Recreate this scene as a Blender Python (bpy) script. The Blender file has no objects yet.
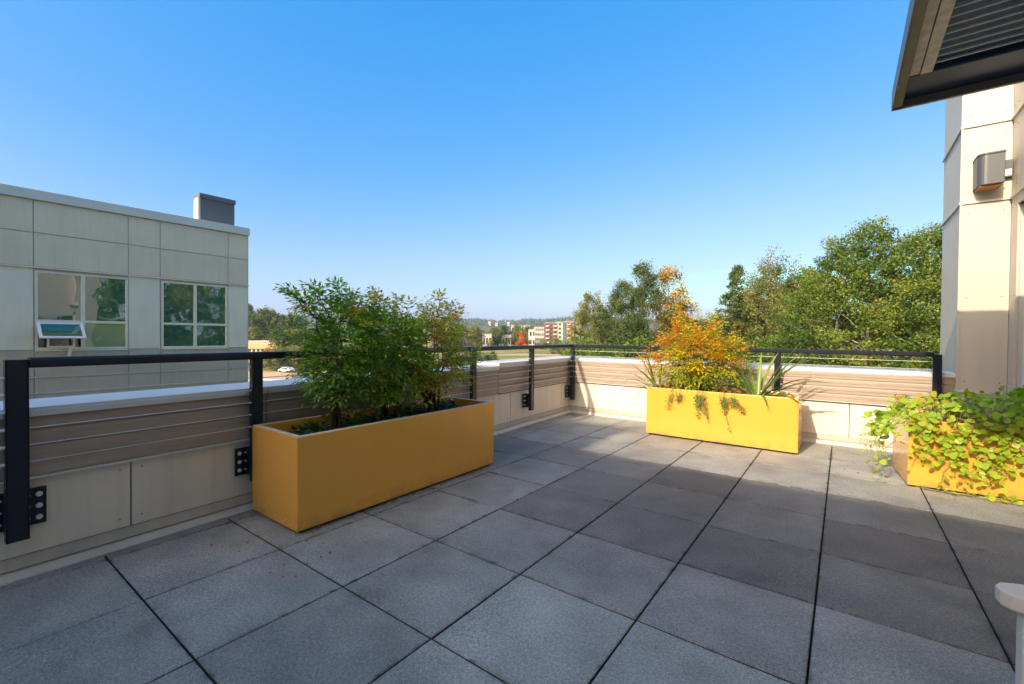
import bpy, math, random
import numpy as np
from mathutils import Vector, Matrix
R = math.radians
scene = bpy.context.scene
COL = scene.collection

# ---------------------------------------------------------------- camera
F, YAW, PITCH, ROLL = 447.6, R(-36.53), R(-.81), R(.53)
CAM = np.array([3.135, -.018, 1.211])
def cam_axes():
    cy, sy, cp, sp = math.cos(YAW), math.sin(YAW), math.cos(PITCH), math.sin(PITCH)
    f = np.array([sy*cp, cy*cp, sp]); r = np.array([cy, -sy, 0.]); u = np.cross(r, f)
    c, s = math.cos(ROLL), math.sin(ROLL)
    return c*r+s*u, -s*r+c*u, f
cr, cu, cf = cam_axes()
cd = bpy.data.cameras.new('camera'); cam = bpy.data.objects.new('camera', cd); COL.objects.link(cam)
cam.matrix_world = Matrix([[cr[0], cu[0], -cf[0], CAM[0]], [cr[1], cu[1], -cf[1], CAM[1]], [cr[2], cu[2], -cf[2], CAM[2]], [0, 0, 0, 1]])
cd.sensor_width = 36; cd.lens = F/1024*36; cd.clip_start = .02; cd.clip_end = 20000
scene.camera = cam
scene.render.resolution_x = 1024; scene.render.resolution_y = 684
# ---------------------------------------------------------------- light
SUN = Vector((.266, 1.70, -1.0)).normalized()          # direction the light travels
EL = math.asin(-SUN.z); AZ = math.atan2(-SUN.x, -SUN.y)
w = bpy.data.worlds.new('World'); scene.world = w; w.use_nodes = True
nt = w.node_tree; bg = nt.nodes['Background']
sk = nt.nodes.new('ShaderNodeTexSky'); sk.sky_type = 'NISHITA'; sk.sun_disc = False
sk.sun_elevation = EL; sk.sun_rotation = AZ; sk.altitude = 50; sk.air_density = 1.0; sk.dust_density = 2.0; sk.ozone_density = 1.5
# the sky's own brightness, graded like the photograph's (camera tone curve on the sky texture)
sc_ = nt.nodes.new('ShaderNodeMix'); sc_.data_type = 'RGBA'; sc_.blend_type = 'MULTIPLY'; sc_.inputs[0].default_value = 1; sc_.inputs[7].default_value = (.05, .05, .05, 1)
cv = nt.nodes.new('ShaderNodeRGBCurve'); mp_ = cv.mapping; mp_.use_clip = False; mp_.extend = 'EXTRAPOLATED'
def curve(i, pts):
    c = mp_.curves[i]
    for k, (x, y) in enumerate(pts):
        if k < 2: c.points[k].location = (x/20, y/20)
        else: c.points.new(x/20, y/20)
    for p in c.points: p.handle_type = 'VECTOR'
curve(0, [(0, 0), (20, 41), (.91, .13), (1.46, .40), (2.5, 1.18), (3.15, 1.55), (3.8, 1.95), (4.6, 2.5), (5.8, 5.8)])
curve(1, [(0, 0), (20, 37), (1.46, 1.03), (2.26, 1.36), (3.6, 2.02), (4.0, 2.2), (5.0, 2.7), (6.2, 6.2)])
curve(2, [(0, 0), (20, 31), (2.47, 2.62), (3.53, 2.82), (4.82, 2.92), (6.0, 3.2), (7.5, 7.5)])
mp_.update()
s2_ = nt.nodes.new('ShaderNodeMix'); s2_.data_type = 'RGBA'; s2_.blend_type = 'MULTIPLY'; s2_.inputs[0].default_value = 1; s2_.inputs[7].default_value = (20, 20, 20, 1)
nt.links.new(sk.outputs[0], sc_.inputs[6]); nt.links.new(sc_.outputs[2], cv.inputs[1]); nt.links.new(cv.outputs[0], s2_.inputs[6]); nt.links.new(s2_.outputs[2], bg.inputs[0])
bg.inputs[1].default_value = .137
sl = bpy.data.lights.new('sun', 'SUN'); sl.energy = 2.15; sl.angle = R(.5); sl.color = (1, .84, .64)
so = bpy.data.objects.new('sun', sl); COL.objects.link(so)
so.rotation_euler = SUN.to_track_quat('-Z', 'Y').to_euler()
vs = scene.view_settings; vs.view_transform = 'Standard'; vs.look = 'None'; vs.exposure = 1.38; vs.gamma = 1; vs.use_curve_mapping = False

# ---------------------------------------------------------------- helpers
def at(u, depth, z=None, v=None):
    """world point at a picture column and a distance along the view axis"""
    d = cr*((u-512)/F) + cu*((342-(v if v else 336))/F) + cf
    p = CAM + d*depth
    return Vector((p[0], p[1], p[2] if z is None else z))

def tag(o, label=None, cat=None, group=None, kind=None):
    if label: o['label'] = label
    if cat: o['category'] = cat
    if group: o['group'] = group
    if kind: o['kind'] = kind
    return o
def empty(name, loc=(0, 0, 0), rz=0, label=None, cat=None, group=None):
    o = bpy.data.objects.new(name, None); COL.objects.link(o); o.empty_display_size = .1
    o.location = loc; o.rotation_euler = (0, 0, rz)
    return tag(o, label, cat, group)
def copy_tree(o, parent=None):
    c = o.copy(); COL.objects.link(c); c.parent = parent
    for ch in list(o.children):
        copy_tree(ch, c)
    return c

class MB:
    def __init__(s): s.v = []; s.f = []; s.m = []; s.cur = 0
    def add(s, vs, fs):
        n = len(s.v); s.v += [tuple(p) for p in vs]
        for f in fs: s.f.append(tuple(i+n for i in f)); s.m.append(s.cur)
        return s
    def box(s, x0, x1, y0, y1, z0, z1):
        return s.add([(x0, y0, z0), (x1, y0, z0), (x1, y1, z0), (x0, y1, z0), (x0, y0, z1), (x1, y0, z1), (x1, y1, z1), (x0, y1, z1)],
                     [(0, 3, 2, 1), (4, 5, 6, 7), (0, 1, 5, 4), (1, 2, 6, 5), (2, 3, 7, 6), (3, 0, 4, 7)])
    def obox(s, c, ax, ay, az):
        c, ax, ay, az = map(Vector, (c, ax, ay, az))
        P = [c+ax*i+ay*j+az*k for k in (-1, 1) for i, j in ((-1, -1), (1, -1), (1, 1), (-1, 1))]
        return s.add(P, [(0, 3, 2, 1), (4, 5, 6, 7), (0, 1, 5, 4), (1, 2, 6, 5), (2, 3, 7, 6), (3, 0, 4, 7)])
    def prism_x(s, prof, x0, x1):          # profile of (y,z), extruded along x
        n = len(prof)
        s.add([(x0, y, z) for y, z in prof]+[(x1, y, z) for y, z in prof],
              [(i, (i+1) % n, (i+1) % n+n, i+n) for i in range(n)]+[tuple(range(n-1, -1, -1)), tuple(range(n, 2*n))])
        return s
    def prism_z(s, prof, z0, z1):
        n = len(prof)
        s.add([(x, y, z0) for x, y in prof]+[(x, y, z1) for x, y in prof],
              [(i, (i+1) % n, (i+1) % n+n, i+n) for i in range(n)]+[tuple(range(n-1, -1, -1)), tuple(range(n, 2*n))])
        return s
    def tube(s, pts, rad, n=6, cap=True):
        pts = [Vector(p) for p in pts]
        if not hasattr(rad, '__len__'): rad = [rad]*len(pts)
        base = len(s.v); prev = None
        for i, p in enumerate(pts):
            t = (pts[min(i+1, len(pts)-1)]-pts[max(i-1, 0)])
            if t.length < 1e-9: t = Vector((0, 0, 1))
            t.normalize()
            if prev is None:
                a = Vector((0, 0, 1)) if abs(t.z) < .9 else Vector((1, 0, 0))
            else: a = prev
            u = (a-t*a.dot(t)); u.normalize(); prev = u; w_ = t.cross(u)
            for k in range(n):
                an = 2*math.pi*k/n
                s.v.append(tuple(p+(u*math.cos(an)+w_*math.sin(an))*rad[i]))
        for i in range(len(pts)-1):
            for k in range(n):
                a_ = base+i*n+k; b_ = base+i*n+(k+1) % n
                s.f.append((a_, b_, b_+n, a_+n)); s.m.append(s.cur)
        if cap:
            s.f.append(tuple(base+k for k in range(n-1, -1, -1))); s.m.append(s.cur)
            e = base+(len(pts)-1)*n
            s.f.append(tuple(e+k for k in range(n))); s.m.append(s.cur)
        return s
    def cyl(s, c, axis, r, h, n=16):
        c = Vector(c); a = Vector(axis).normalized()
        return s.tube([c-a*h/2, c+a*h/2], r, n)
    def build(s, name, mats, parent=None, bevel=0, smooth=False, seg=2, loc=None):
        me = bpy.data.meshes.new(name); me.from_pydata(s.v, [], s.f)
        if not isinstance(mats, (list, tuple)): mats = [mats]
        for m in mats: me.materials.append(m)
        if len(mats) > 1: me.polygons.foreach_set('material_index', s.m)
        if smooth: me.polygons.foreach_set('use_smooth', [True]*len(s.f))
        me.update()
        o = bpy.data.objects.new(name, me); COL.objects.link(o)
        if parent: o.parent = parent
        if loc: o.location = loc
        if bevel:
            b = o.modifiers.new('bevel', 'BEVEL'); b.width = bevel; b.segments = seg; b.limit_method = 'ANGLE'; b.angle_limit = R(40)
        return o

# ---------------------------------------------------------------- materials
def mat(name, col, rough=.6, metal=0., spec=.5, var=0., vscale=3., fine=0., fscale=60., bump=0., bscale=80., bdist=.004, col2=None, stretch=None, coat=0., streak=0.):
    m = bpy.data.materials.new(name); m.use_nodes = True; N = m.node_tree.nodes; L = m.node_tree.links
    b = N['Principled BSDF']
    b.inputs['Roughness'].default_value = rough; b.inputs['Metallic'].default_value = metal
    b.inputs['Specular IOR Level'].default_value = spec; b.inputs['Coat Weight'].default_value = coat
    tc = N.new('ShaderNodeTexCoord'); vec = tc.outputs['Object']
    if stretch:
        mp = N.new('ShaderNodeMapping'); mp.inputs['Scale'].default_value = stretch; L.new(vec, mp.inputs[0]); vec = mp.outputs[0]
    base = N.new('ShaderNodeRGB'); base.outputs[0].default_value = (*col, 1); cur = base.outputs[0]
    def mixnoise(cur, scale, amt, c2, det=4, lo=.35, hi=.65, v=None):
        n = N.new('ShaderNodeTexNoise'); n.inputs['Scale'].default_value = scale; n.inputs['Detail'].default_value = det; L.new(v or vec, n.inputs['Vector'])
        r = N.new('ShaderNodeMapRange'); r.inputs[1].default_value = lo; r.inputs[2].default_value = hi; r.inputs[3].default_value = 0; r.inputs[4].default_value = amt
        L.new(n.outputs[0], r.inputs[0])
        x = N.new('ShaderNodeMix'); x.data_type = 'RGBA'; L.new(r.outputs[0], x.inputs[0]); L.new(cur, x.inputs[6]); x.inputs[7].default_value = (*c2, 1)
        return x.outputs[2]
    dark = col2 or tuple(c*.55 for c in col)
    if var: cur = mixnoise(cur, vscale, var, dark)
    if fine: cur = mixnoise(cur, fscale, fine, tuple(c*.5 for c in col), 2)
    if streak:
        mp = N.new('ShaderNodeMapping'); mp.inputs['Scale'].default_value = (9, 9, .5); L.new(tc.outputs['Object'], mp.inputs[0])
        cur = mixnoise(cur, 1.3, streak, tuple(c*.55 for c in col), 5, .45, .75, mp.outputs[0])
    L.new(cur, b.inputs['Base Color'])
    if bump:
        n = N.new('ShaderNodeTexNoise'); n.inputs['Scale'].default_value = bscale; n.inputs['Detail'].default_value = 3; L.new(vec, n.inputs['Vector'])
        bp = N.new('ShaderNodeBump'); bp.inputs['Strength'].default_value = bump; bp.inputs['Distance'].default_value = bdist
        L.new(n.outputs[0], bp.inputs['Height']); L.new(bp.outputs[0], b.inputs['Normal'])
    return m

def leafmat(name, stops, trans=.35, rough=.5, spec=.3, patch=0., pscale=2., pcol=None):
    """leaf colour from the per-leaf attribute 'tint' (0..1), plus light passing through the leaf"""
    m = bpy.data.materials.new(name); m.use_nodes = True; N = m.node_tree.nodes; L = m.node_tree.links
    b = N['Principled BSDF']; out = N['Material Output']
    a = N.new('ShaderNodeAttribute'); a.attribute_name = 'tint'
    r = N.new('ShaderNodeValToRGB'); cr_ = r.color_ramp
    while len(cr_.elements) < len(stops): cr_.elements.new(.5)
    for e, (p, c) in zip(cr_.elements, stops): e.position = p; e.color = (*c, 1)
    oi = N.new('ShaderNodeObjectInfo'); md = N.new('ShaderNodeMath'); md.operation = 'MULTIPLY_ADD'
    L.new(oi.outputs['Random'], md.inputs[0]); md.inputs[1].default_value = .0; md.inputs[2].default_value = 0
    ad = N.new('ShaderNodeMath'); ad.operation = 'ADD'; L.new(a.outputs['Fac'], ad.inputs[0]); L.new(md.outputs[0], ad.inputs[1])
    L.new(ad.outputs[0], r.inputs[0]); cur = r.outputs[0]
    L.new(cur, b.inputs['Base Color']); b.inputs['Roughness'].default_value = rough; b.inputs['Specular IOR Level'].default_value = spec
    t = N.new('ShaderNodeBsdfTranslucent'); 
    hs = N.new('ShaderNodeHueSaturation'); hs.inputs['Saturation'].default_value = 1.1; hs.inputs['Value'].default_value = 1.3; L.new(cur, hs.inputs['Color']); L.new(hs.outputs[0], t.inputs[0])
    mx = N.new('ShaderNodeMixShader'); mx.inputs[0].default_value = trans
    L.new(b.outputs[0], mx.inputs[1]); L.new(t.outputs[0], mx.inputs[2]); L.new(mx.outputs[0], out.inputs[0])
    return m

def leaf_mesh(name, C, D, Nn, Ln, Wd, tint, m, parent=None, extra=None, fold=.12, sides=4):
    """many separate leaves in one mesh: C centres, D long axes, Nn normals, Ln lengths, Wd widths"""
    C = np.asarray(C, float); D = np.asarray(D, float); Nn = np.asarray(Nn, float)
    D /= np.linalg.norm(D, axis=1)[:, None]+1e-9
    Nn = Nn-(Nn*D).sum(1)[:, None]*D; Nn /= np.linalg.norm(Nn, axis=1)[:, None]+1e-9
    S = np.cross(D, Nn); n = len(C); Ln = np.broadcast_to(Ln, n)[:, None]; Wd = np.broadcast_to(Wd, n)[:, None]
    if sides == 4:
        P = np.stack([C, C+D*Ln*.45+S*Wd*.5+Nn*Wd*fold, C+D*Ln, C+D*Ln*.45-S*Wd*.5+Nn*Wd*fold], 1)
    else:
        an = np.arange(sides)/sides*2*math.pi+.3
        rr = 1+.10*np.sin(an*3)
        P = np.stack([C+D*Ln*.5*math.cos(a)*q+S*Wd*.5*math.sin(a)*q+Nn*Wd*fold*abs(math.sin(a)) for a, q in zip(an, rr)], 1)
    k = P.shape[1]
    verts = P.reshape(-1, 3); nb = 0; ev = []; ef = []
    if extra: ev, ef = extra.v, extra.f
    me = bpy.data.meshes.new(name)
    if extra:
        verts = np.vstack([verts, np.array(ev, float).reshape(-1, 3)])
    me.vertices.add(len(verts)); me.vertices.foreach_set('co', verts.astype(np.float32).ravel())
    loops = list(range(n*k)); starts = list(range(0, n*k, k)); tot = [k]*n
    if extra:
        for f in ef:
            starts.append(len(loops)); tot.append(len(f)); loops += [i+n*k for i in f]
    me.loops.add(len(loops)); me.loops.foreach_set('vertex_index', loops)
    me.polygons.add(len(starts)); me.polygons.foreach_set('loop_start', starts); me.polygons.foreach_set('loop_total', tot)
    mats = m if isinstance(m, (list, tuple)) else [m]
    for q in mats: me.materials.append(q)
    if extra: me.polygons.foreach_set('material_index', [0]*n+[1]*len(ef))
    at_ = me.attributes.new('tint', 'FLOAT', 'FACE')
    at_.data.foreach_set('value', np.concatenate([np.broadcast_to(tint, n), np.zeros(len(starts)-n)]).astype(np.float32))
    me.update(calc_edges=True); me.validate()
    o = bpy.data.objects.new(name, me); COL.objects.link(o)
    if parent: o.parent = parent
    return o

M = {}
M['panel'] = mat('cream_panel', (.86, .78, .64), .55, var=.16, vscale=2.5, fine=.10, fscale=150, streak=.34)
M['band'] = mat('taupe_siding', (.48, .375, .285), .55, var=.4, vscale=2.2, fine=.25, fscale=14, bump=.25, bscale=30, bdist=.002, stretch=(.8, 1, 14), streak=.1)
M['core'] = mat('dark_gap', (.03, .03, .03), .9)
M['cap'] = mat('cap_metal', (.74, .72, .67), .5, metal=.1, var=.15, vscale=3)
M['flash'] = mat('base_flashing_paint', (.5, .43, .33), .5, var=.3, vscale=6, streak=.3)
M['lip'] = mat('flashing_lip_paint', (.66, .61, .52), .45, var=.2, vscale=8)
M['black'] = mat('black_powder_coat', (.012, .014, .022), .32, spec=.5, var=.3, vscale=30)
M['steel'] = mat('stainless', (.75, .75, .74), .45, metal=.35)
M['yellow'] = mat('yellow_fiberglass', (.82, .41, .06), .2, spec=.5, var=.14, vscale=2.2, fine=.04, fscale=40, coat=.15, col2=(.74, .345, .045), streak=.05, bump=.04, bscale=6, bdist=.02)
def foot_dirt(m):
    N = m.node_tree.nodes; L = m.node_tree.links; b = N['Principled BSDF']; src = b.inputs['Base Color'].links[0].from_socket
    tc = N.new('ShaderNodeTexCoord'); sp = N.new('ShaderNodeSeparateXYZ'); L.new(tc.outputs['Object'], sp.inputs[0])
    n = N.new('ShaderNodeTexNoise'); n.inputs['Scale'].default_value = 14; n.inputs['Detail'].default_value = 6; L.new(tc.outputs['Object'], n.inputs['Vector'])
    a = N.new('ShaderNodeMapRange'); a.inputs[1].default_value = .02; a.inputs[2].default_value = .11; a.inputs[3].default_value = .5; a.inputs[4].default_value = 0; L.new(sp.outputs[2], a.inputs[0])
    c = N.new('ShaderNodeMapRange'); c.inputs[1].default_value = .42; c.inputs[2].default_value = .62; L.new(n.outputs[0], c.inputs[0])
    d = N.new('ShaderNodeMath'); d.operation = 'MULTIPLY'; L.new(a.outputs[0], d.inputs[0]); L.new(c.outputs[0], d.inputs[1])
    # scuffs
    v = N.new('ShaderNodeTexNoise'); v.inputs['Scale'].default_value = 5; v.inputs['Detail'].default_value = 10; v.inputs['Roughness'].default_value = .7; L.new(tc.outputs['Object'], v.inputs['Vector'])
    e = N.new('ShaderNodeMapRange'); e.inputs[1].default_value = .62; e.inputs[2].default_value = .72; e.inputs[3].default_value = 0; e.inputs[4].default_value = .22; L.new(v.outputs[0], e.inputs[0])
    f = N.new('ShaderNodeMath'); f.operation = 'MAXIMUM'; L.new(d.outputs[0], f.inputs[0]); L.new(e.outputs[0], f.inputs[1])
    x = N.new('ShaderNodeMix'); x.data_type = 'RGBA'; L.new(f.outputs[0], x.inputs[0]); L.new(src, x.inputs[6]); x.inputs[7].default_value = (.22, .15, .08, 1); L.new(x.outputs[2], b.inputs['Base Color'])
    g = N.new('ShaderNodeMapRange'); g.inputs[3].default_value = .2; g.inputs[4].default_value = .6; L.new(f.outputs[0], g.inputs[0]); L.new(g.outputs[0], b.inputs['Roughness'])
foot_dirt(M['yellow'])
M['rim'] = mat('pale_rim', (.66, .58, .44), .5, var=.3, vscale=9)  # planter top edge, paler and greyer than the sides
M['soil'] = mat('soil', (.055, .035, .022), .95, var=.6, vscale=25, bump=.8, bscale=60, bdist=.02)
M['stem'] = mat('stem_bark', (.12, .07, .045), .8, var=.5, vscale=40, bump=.4)
M['bark'] = mat('tree_bark', (.16, .13, .10), .9, var=.5, vscale=3, bump=.5, bscale=12, bdist=.03)
M['palebark'] = mat('pale_bark', (.42, .39, .33), .85, var=.5, vscale=2)
M['white'] = mat('white_frame', (.72, .72, .70), .4)
M['greige'] = mat('greige_panel', (.76, .64, .475), .6, var=.2, vscale=.9, streak=.18, fine=.05)
M['pale'] = mat('pale_panel', (.86, .75, .58), .6, var=.15, vscale=.9, streak=.14)
M['taupe'] = mat('taupe_panel', (.54, .44, .33), .6, var=.2, vscale=1.2, streak=.2)
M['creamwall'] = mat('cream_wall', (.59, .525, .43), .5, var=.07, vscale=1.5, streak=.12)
M['roofdark'] = mat('dark_vent_metal', (.10, .12, .135), .5, var=.2, vscale=2)
M['roof'] = mat('roof_membrane', (.35, .34, .32), .9, var=.3)
M['bronze'] = mat('bronze_metal', (.13, .105, .09), .4, metal=.3, var=.4, vscale=5)
M['navy'] = mat('dark_canopy_metal', (.02, .035, .085), .35, metal=.3)
M['beige'] = mat('beige_canopy_panel', (.85, .74, .58), .55, var=.5, vscale=18, stretch=(1, 1, 1), col2=(.42, .34, .26))
M['slat'] = mat('canopy_slat', (.92, .88, .80), .45)
M['fixture'] = mat('fixture_metal', (.085, .09, .095), .45, metal=.2)
M['amber'] = mat('amber_lens', (.55, .22, .04), .3)
M['chair'] = mat('beige_resin', (.72, .62, .50), .45, var=.1, vscale=10, fine=.1, fscale=90, bump=.1)

def glassmat(name, col, ior=2.4, rough=.02):
    m = bpy.data.materials.new(name); m.use_nodes = True; b = m.node_tree.nodes['Principled BSDF']
    b.inputs['Base Color'].default_value = (*col, 1); b.inputs['Roughness'].default_value = rough; b.inputs['IOR'].default_value = ior
    N = m.node_tree.nodes; tc = N.new('ShaderNodeTexCoord'); n = N.new('ShaderNodeTexNoise'); n.inputs['Scale'].default_value = 1.6; n.inputs['Detail'].default_value = 1
    bp = N.new('ShaderNodeBump'); bp.inputs['Strength'].default_value = .35; bp.inputs['Distance'].default_value = .02
    m.node_tree.links.new(tc.outputs['Object'], n.inputs['Vector']); m.node_tree.links.new(n.outputs[0], bp.inputs['Height']); m.node_tree.links.new(bp.outputs[0], b.inputs['Normal'])
    return m
M['glass'] = glassmat('green_reflection_glass', (.035, .13, .085), 3.2)  # green base colour also stands in for the reflected trees
M['blind'] = glassmat('blind_glass', (.34, .38, .17), 2.0)
M['darkglass'] = glassmat('dark_glass', (.03, .04, .045), 2.0)

# pavers: one coarse concrete, each slab with its own tone (attribute 'tone')
def paver_mat():
    m = bpy.data.materials.new('concrete_paver'); m.use_nodes = True; N = m.node_tree.nodes; L = m.node_tree.links; b = N['Principled BSDF']
    tc = N.new('ShaderNodeTexCoord'); v = tc.outputs['Object']
    a = N.new('ShaderNodeAttribute'); a.attribute_name = 'tone'
    ramp = N.new('ShaderNodeValToRGB'); e = ramp.color_ramp.elements
    e[0].position = 0; e[0].color = (.12, .10, .082, 1); e[1].position = 1; e[1].color = (.35, .35, .312, 1)
    L.new(a.outputs['Fac'], ramp.inputs[0]); cur = ramp.outputs[0]
    def noise(sc, det=4, vec=None):
        n = N.new('ShaderNodeTexNoise'); n.inputs['Scale'].default_value = sc; n.inputs['Detail'].default_value = det; L.new(vec or v, n.inputs['Vector']); return n.outputs[0]
    def rng(x, lo, hi, o0, o1):
        r = N.new('ShaderNodeMapRange'); r.inputs[1].default_value = lo; r.inputs[2].default_value = hi; r.inputs[3].default_value = o0; r.inputs[4].default_value = o1; L.new(x, r.inputs[0]); return r.outputs[0]
    def mul(cur, f):
        x = N.new('ShaderNodeMix'); x.data_type = 'RGBA'; x.blend_type = 'MULTIPLY'; x.inputs[0].default_value = 1; L.new(cur, x.inputs[6]); L.new(f, x.inputs[7]); return x.outputs[2]
    cur = mul(cur, rng(noise(1.1, 6), .3, .7, .78, 1.22))
    cur = mul(cur, rng(noise(4.5, 5), .3, .7, .86, 1.12))
    cur = mul(cur, rng(noise(230, 2), .3, .7, .52, 1.48))
    cur = mul(cur, rng(noise(75, 2), .35, .65, .84, 1.16))
    cur = mul(cur, rng(noise(2.6, 8), .54, .68, 1, .82))
    cur = mul(cur, rng(noise(.45, 3), .35, .65, .88, 1.1))
    # pale grit
    vo = N.new('ShaderNodeTexVoronoi'); vo.inputs['Scale'].default_value = 48; L.new(v, vo.inputs['Vector'])
    g = rng(vo.outputs['Distance'], .06, .11, 1, 0)
    n2 = rng(noise(9, 2), .52, .60, 0, .7); mm = N.new('ShaderNodeMath'); mm.operation = 'MULTIPLY'; L.new(g, mm.inputs[0]); L.new(n2, mm.inputs[1])
    x = N.new('ShaderNodeMix'); x.data_type = 'RGBA'; L.new(mm.outputs[0], x.inputs[0]); L.new(cur, x.inputs[6]); x.inputs[7].default_value = (.5, .5, .48, 1); cur = x.outputs[2]
    # dark dirt creeping in from slab edges (attribute 'edge' 1 at the edge)
    ed = N.new('ShaderNodeAttribute'); ed.attribute_name = 'edge'
    s1 = rng(noise(2.2, 5), .55, .75, 0, .8); m2 = N.new('ShaderNodeMath'); m2.operation = 'MULTIPLY'; L.new(ed.outputs['Fac'], m2.inputs[0]); L.new(s1, m2.inputs[1])
    x = N.new('ShaderNodeMix'); x.data_type = 'RGBA'; L.new(m2.outputs[0], x.inputs[0]); L.new(cur, x.inputs[6]); x.inputs[7].default_value = (.05, .046, .045, 1); cur = x.outputs[2]
    # chipped and dirty arrises
    pw = N.new('ShaderNodeMath'); pw.operation = 'POWER'; L.new(ed.outputs['Fac'], pw.inputs[0]); pw.inputs[1].default_value = 3
    m3 = N.new('ShaderNodeMath'); m3.operation = 'MULTIPLY'; L.new(pw.outputs[0], m3.inputs[0]); L.new(rng(noise(13, 7), .5, .66, 0, .7), m3.inputs[1])
    x = N.new('ShaderNodeMix'); x.data_type = 'RGBA'; L.new(m3.outputs[0], x.inputs[0]); L.new(cur, x.inputs[6]); x.inputs[7].default_value = (.035, .033, .032, 1); cur = x.outputs[2]
    L.new(cur, b.inputs['Base Color']); b.inputs['Roughness'].default_value = .72; b.inputs['Specular IOR Level'].default_value = .45
    bp = N.new('ShaderNodeBump'); bp.inputs['Strength'].default_value = .45; bp.inputs['Distance'].default_value = .003
    L.new(noise(200, 3), bp.inputs['Height']); L.new(bp.outputs[0], b.inputs['Normal'])
    return m
M['paver'] = paver_mat()

# ================================================================ SETTING
ZG = -9.0
# ---- ground with field, road, lot
def groundmat():
    m = bpy.data.materials.new('field_grass'); m.use_nodes = True; N = m.node_tree.nodes; L = m.node_tree.links; b = N['Principled BSDF']
    tc = N.new('ShaderNodeTexCoord')
    def noise(sc, det, st=None):
        n = N.new('ShaderNodeTexNoise'); n.inputs['Scale'].default_value = sc; n.inputs['Detail'].default_value = det
        v = tc.outputs['Object']
        if st:
            mp = N.new('ShaderNodeMapping'); mp.inputs['Scale'].default_value = st; mp.inputs['Rotation'].default_value = (0, 0, R(-36)); L.new(v, mp.inputs[0]); v = mp.outputs[0]
        L.new(v, n.inputs['Vector']); return n.outputs[0]
    r = N.new('ShaderNodeValToRGB'); c = r.color_ramp; c.elements[0].position = .32; c.elements[0].color = (.09, .12, .03, 1); c.elements[1].position = .7; c.elements[1].color = (.42, .33, .13, 1)
    e = c.elements.new(.5); e.color = (.26, .24, .07, 1)
    L.new(noise(.035, 10, (.6, 3, 1)), r.inputs[0])
    L.new(r.outputs[0], b.inputs['Base Color']); b.inputs['Roughness'].default_value = .95; b.inputs['Specular IOR Level'].default_value = .1
    return m
g = MB(); rings = [0, 30, 60, 120, 240, 480, 1000, 2000, 4200]; nseg = 48
g.v.append((0, 0, ZG))
for r_ in rings[1:]:
    for k in range(nseg):
        a = 2*math.pi*k/nseg; g.v.append((r_*math.cos(a), r_*math.sin(a), ZG))
for k in range(nseg): g.f.append((0, 1+k, 1+(k+1) % nseg)); g.m.append(0)
for i in range(len(rings)-2):
    for k in range(nseg):
        a_ = 1+i*nseg+k; b_ = 1+i*nseg+(k+1) % nseg
        g.f.append((a_, a_+nseg, b_+nseg, b_)); g.m.append(0)
tag(g.build('ground', groundmat()), kind='structure')

M['asphalt'] = mat('asphalt', (.07, .07, .072), .9, var=.3, vscale=.4)
M['tan'] = mat('tan_pavement', (.48, .34, .2), .9, var=.2, vscale=.2)
M['kerb'] = mat('kerb_concrete', (.55, .53, .5), .85, var=.2, vscale=.5)
def strip(name, m, pix, dz, kind='structure'):
    s = MB(); P = [at(u, d, ZG+dz) for u, d in pix]
    s.add([tuple(p) for p in P], [tuple(range(len(P)))])
    o = s.build(name, m); tag(o, kind=kind); return o
strip('parking_lot', M['tan'], [(150, 74), (345, 74), (330, 120), (140, 120)], .02)
strip('road', M['asphalt'], [(60, 148), (420, 128), (640, 260), (640, 285), (400, 147), (60, 170)], .02)
strip('path', M['tan'], [(460, 225), (640, 245), (640, 262), (460, 240)], .024)
# kerb-lined medians in the lot
for d0, d1 in ((84, 85.2), (97, 99)):
    P = [at(160, d0), at(318, d0), at(318, d1), at(160, d1)]
    s = MB().prism_z([(p.x, p.y) for p in P], ZG-.05, ZG+.16); tag(s.build('kerb', M['kerb']), kind='structure')

# ---- hills
def hillmat():
    return mat('hill_woodland', (.045, .075, .028), .95, var=.8, vscale=.012, col2=(.10, .10, .04))
def ridge(name, u0, u1, depth, hf, thick, n=60):
    s = MB(); rows = 6
    for j in range(rows+1):
        q = j/rows
        for i in range(n+1):
            u = u0+(u1-u0)*i/n; p = at(u, depth+thick*(q-.0))
            h = hf(u)*math.sin(min(1, q*1.0)*math.pi/2)**.8
            s.v.append((p.x, p.y, ZG-.5+h))
    for j in range(rows):
        for i in range(n):
            a = j*(n+1)+i; s.f.append((a, a+1, a+n+2, a+n+1)); s.m.append(0)
    # back side down to the ground
    base = rows*(n+1); b0 = len(s.v)
    for i in range(n+1):
        u = u0+(u1-u0)*i/n; p = at(u, depth+thick*2.2); s.v.append((p.x, p.y, ZG-.5))
    for i in range(n): s.f.append((base+i, base+i+1, b0+i+1, b0+i)); s.m.append(0)
    o = s.build(name, hillmat(), smooth=True); tag(o, kind='structure'); return o
def farh(u): return 97+10*math.sin(u*.021+1)+6*math.sin(u*.057)+4*math.sin(u*.13+2)
ridge('far_hills', -160, 1100, 1900, farh, 700, 160)
def lefth(u): return 24/(1+math.exp((u-292)/14))*(1 if u > 100 else 1)+3
ridge('near_hill', -60, 340, 235, lefth, 110, 50)

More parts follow.
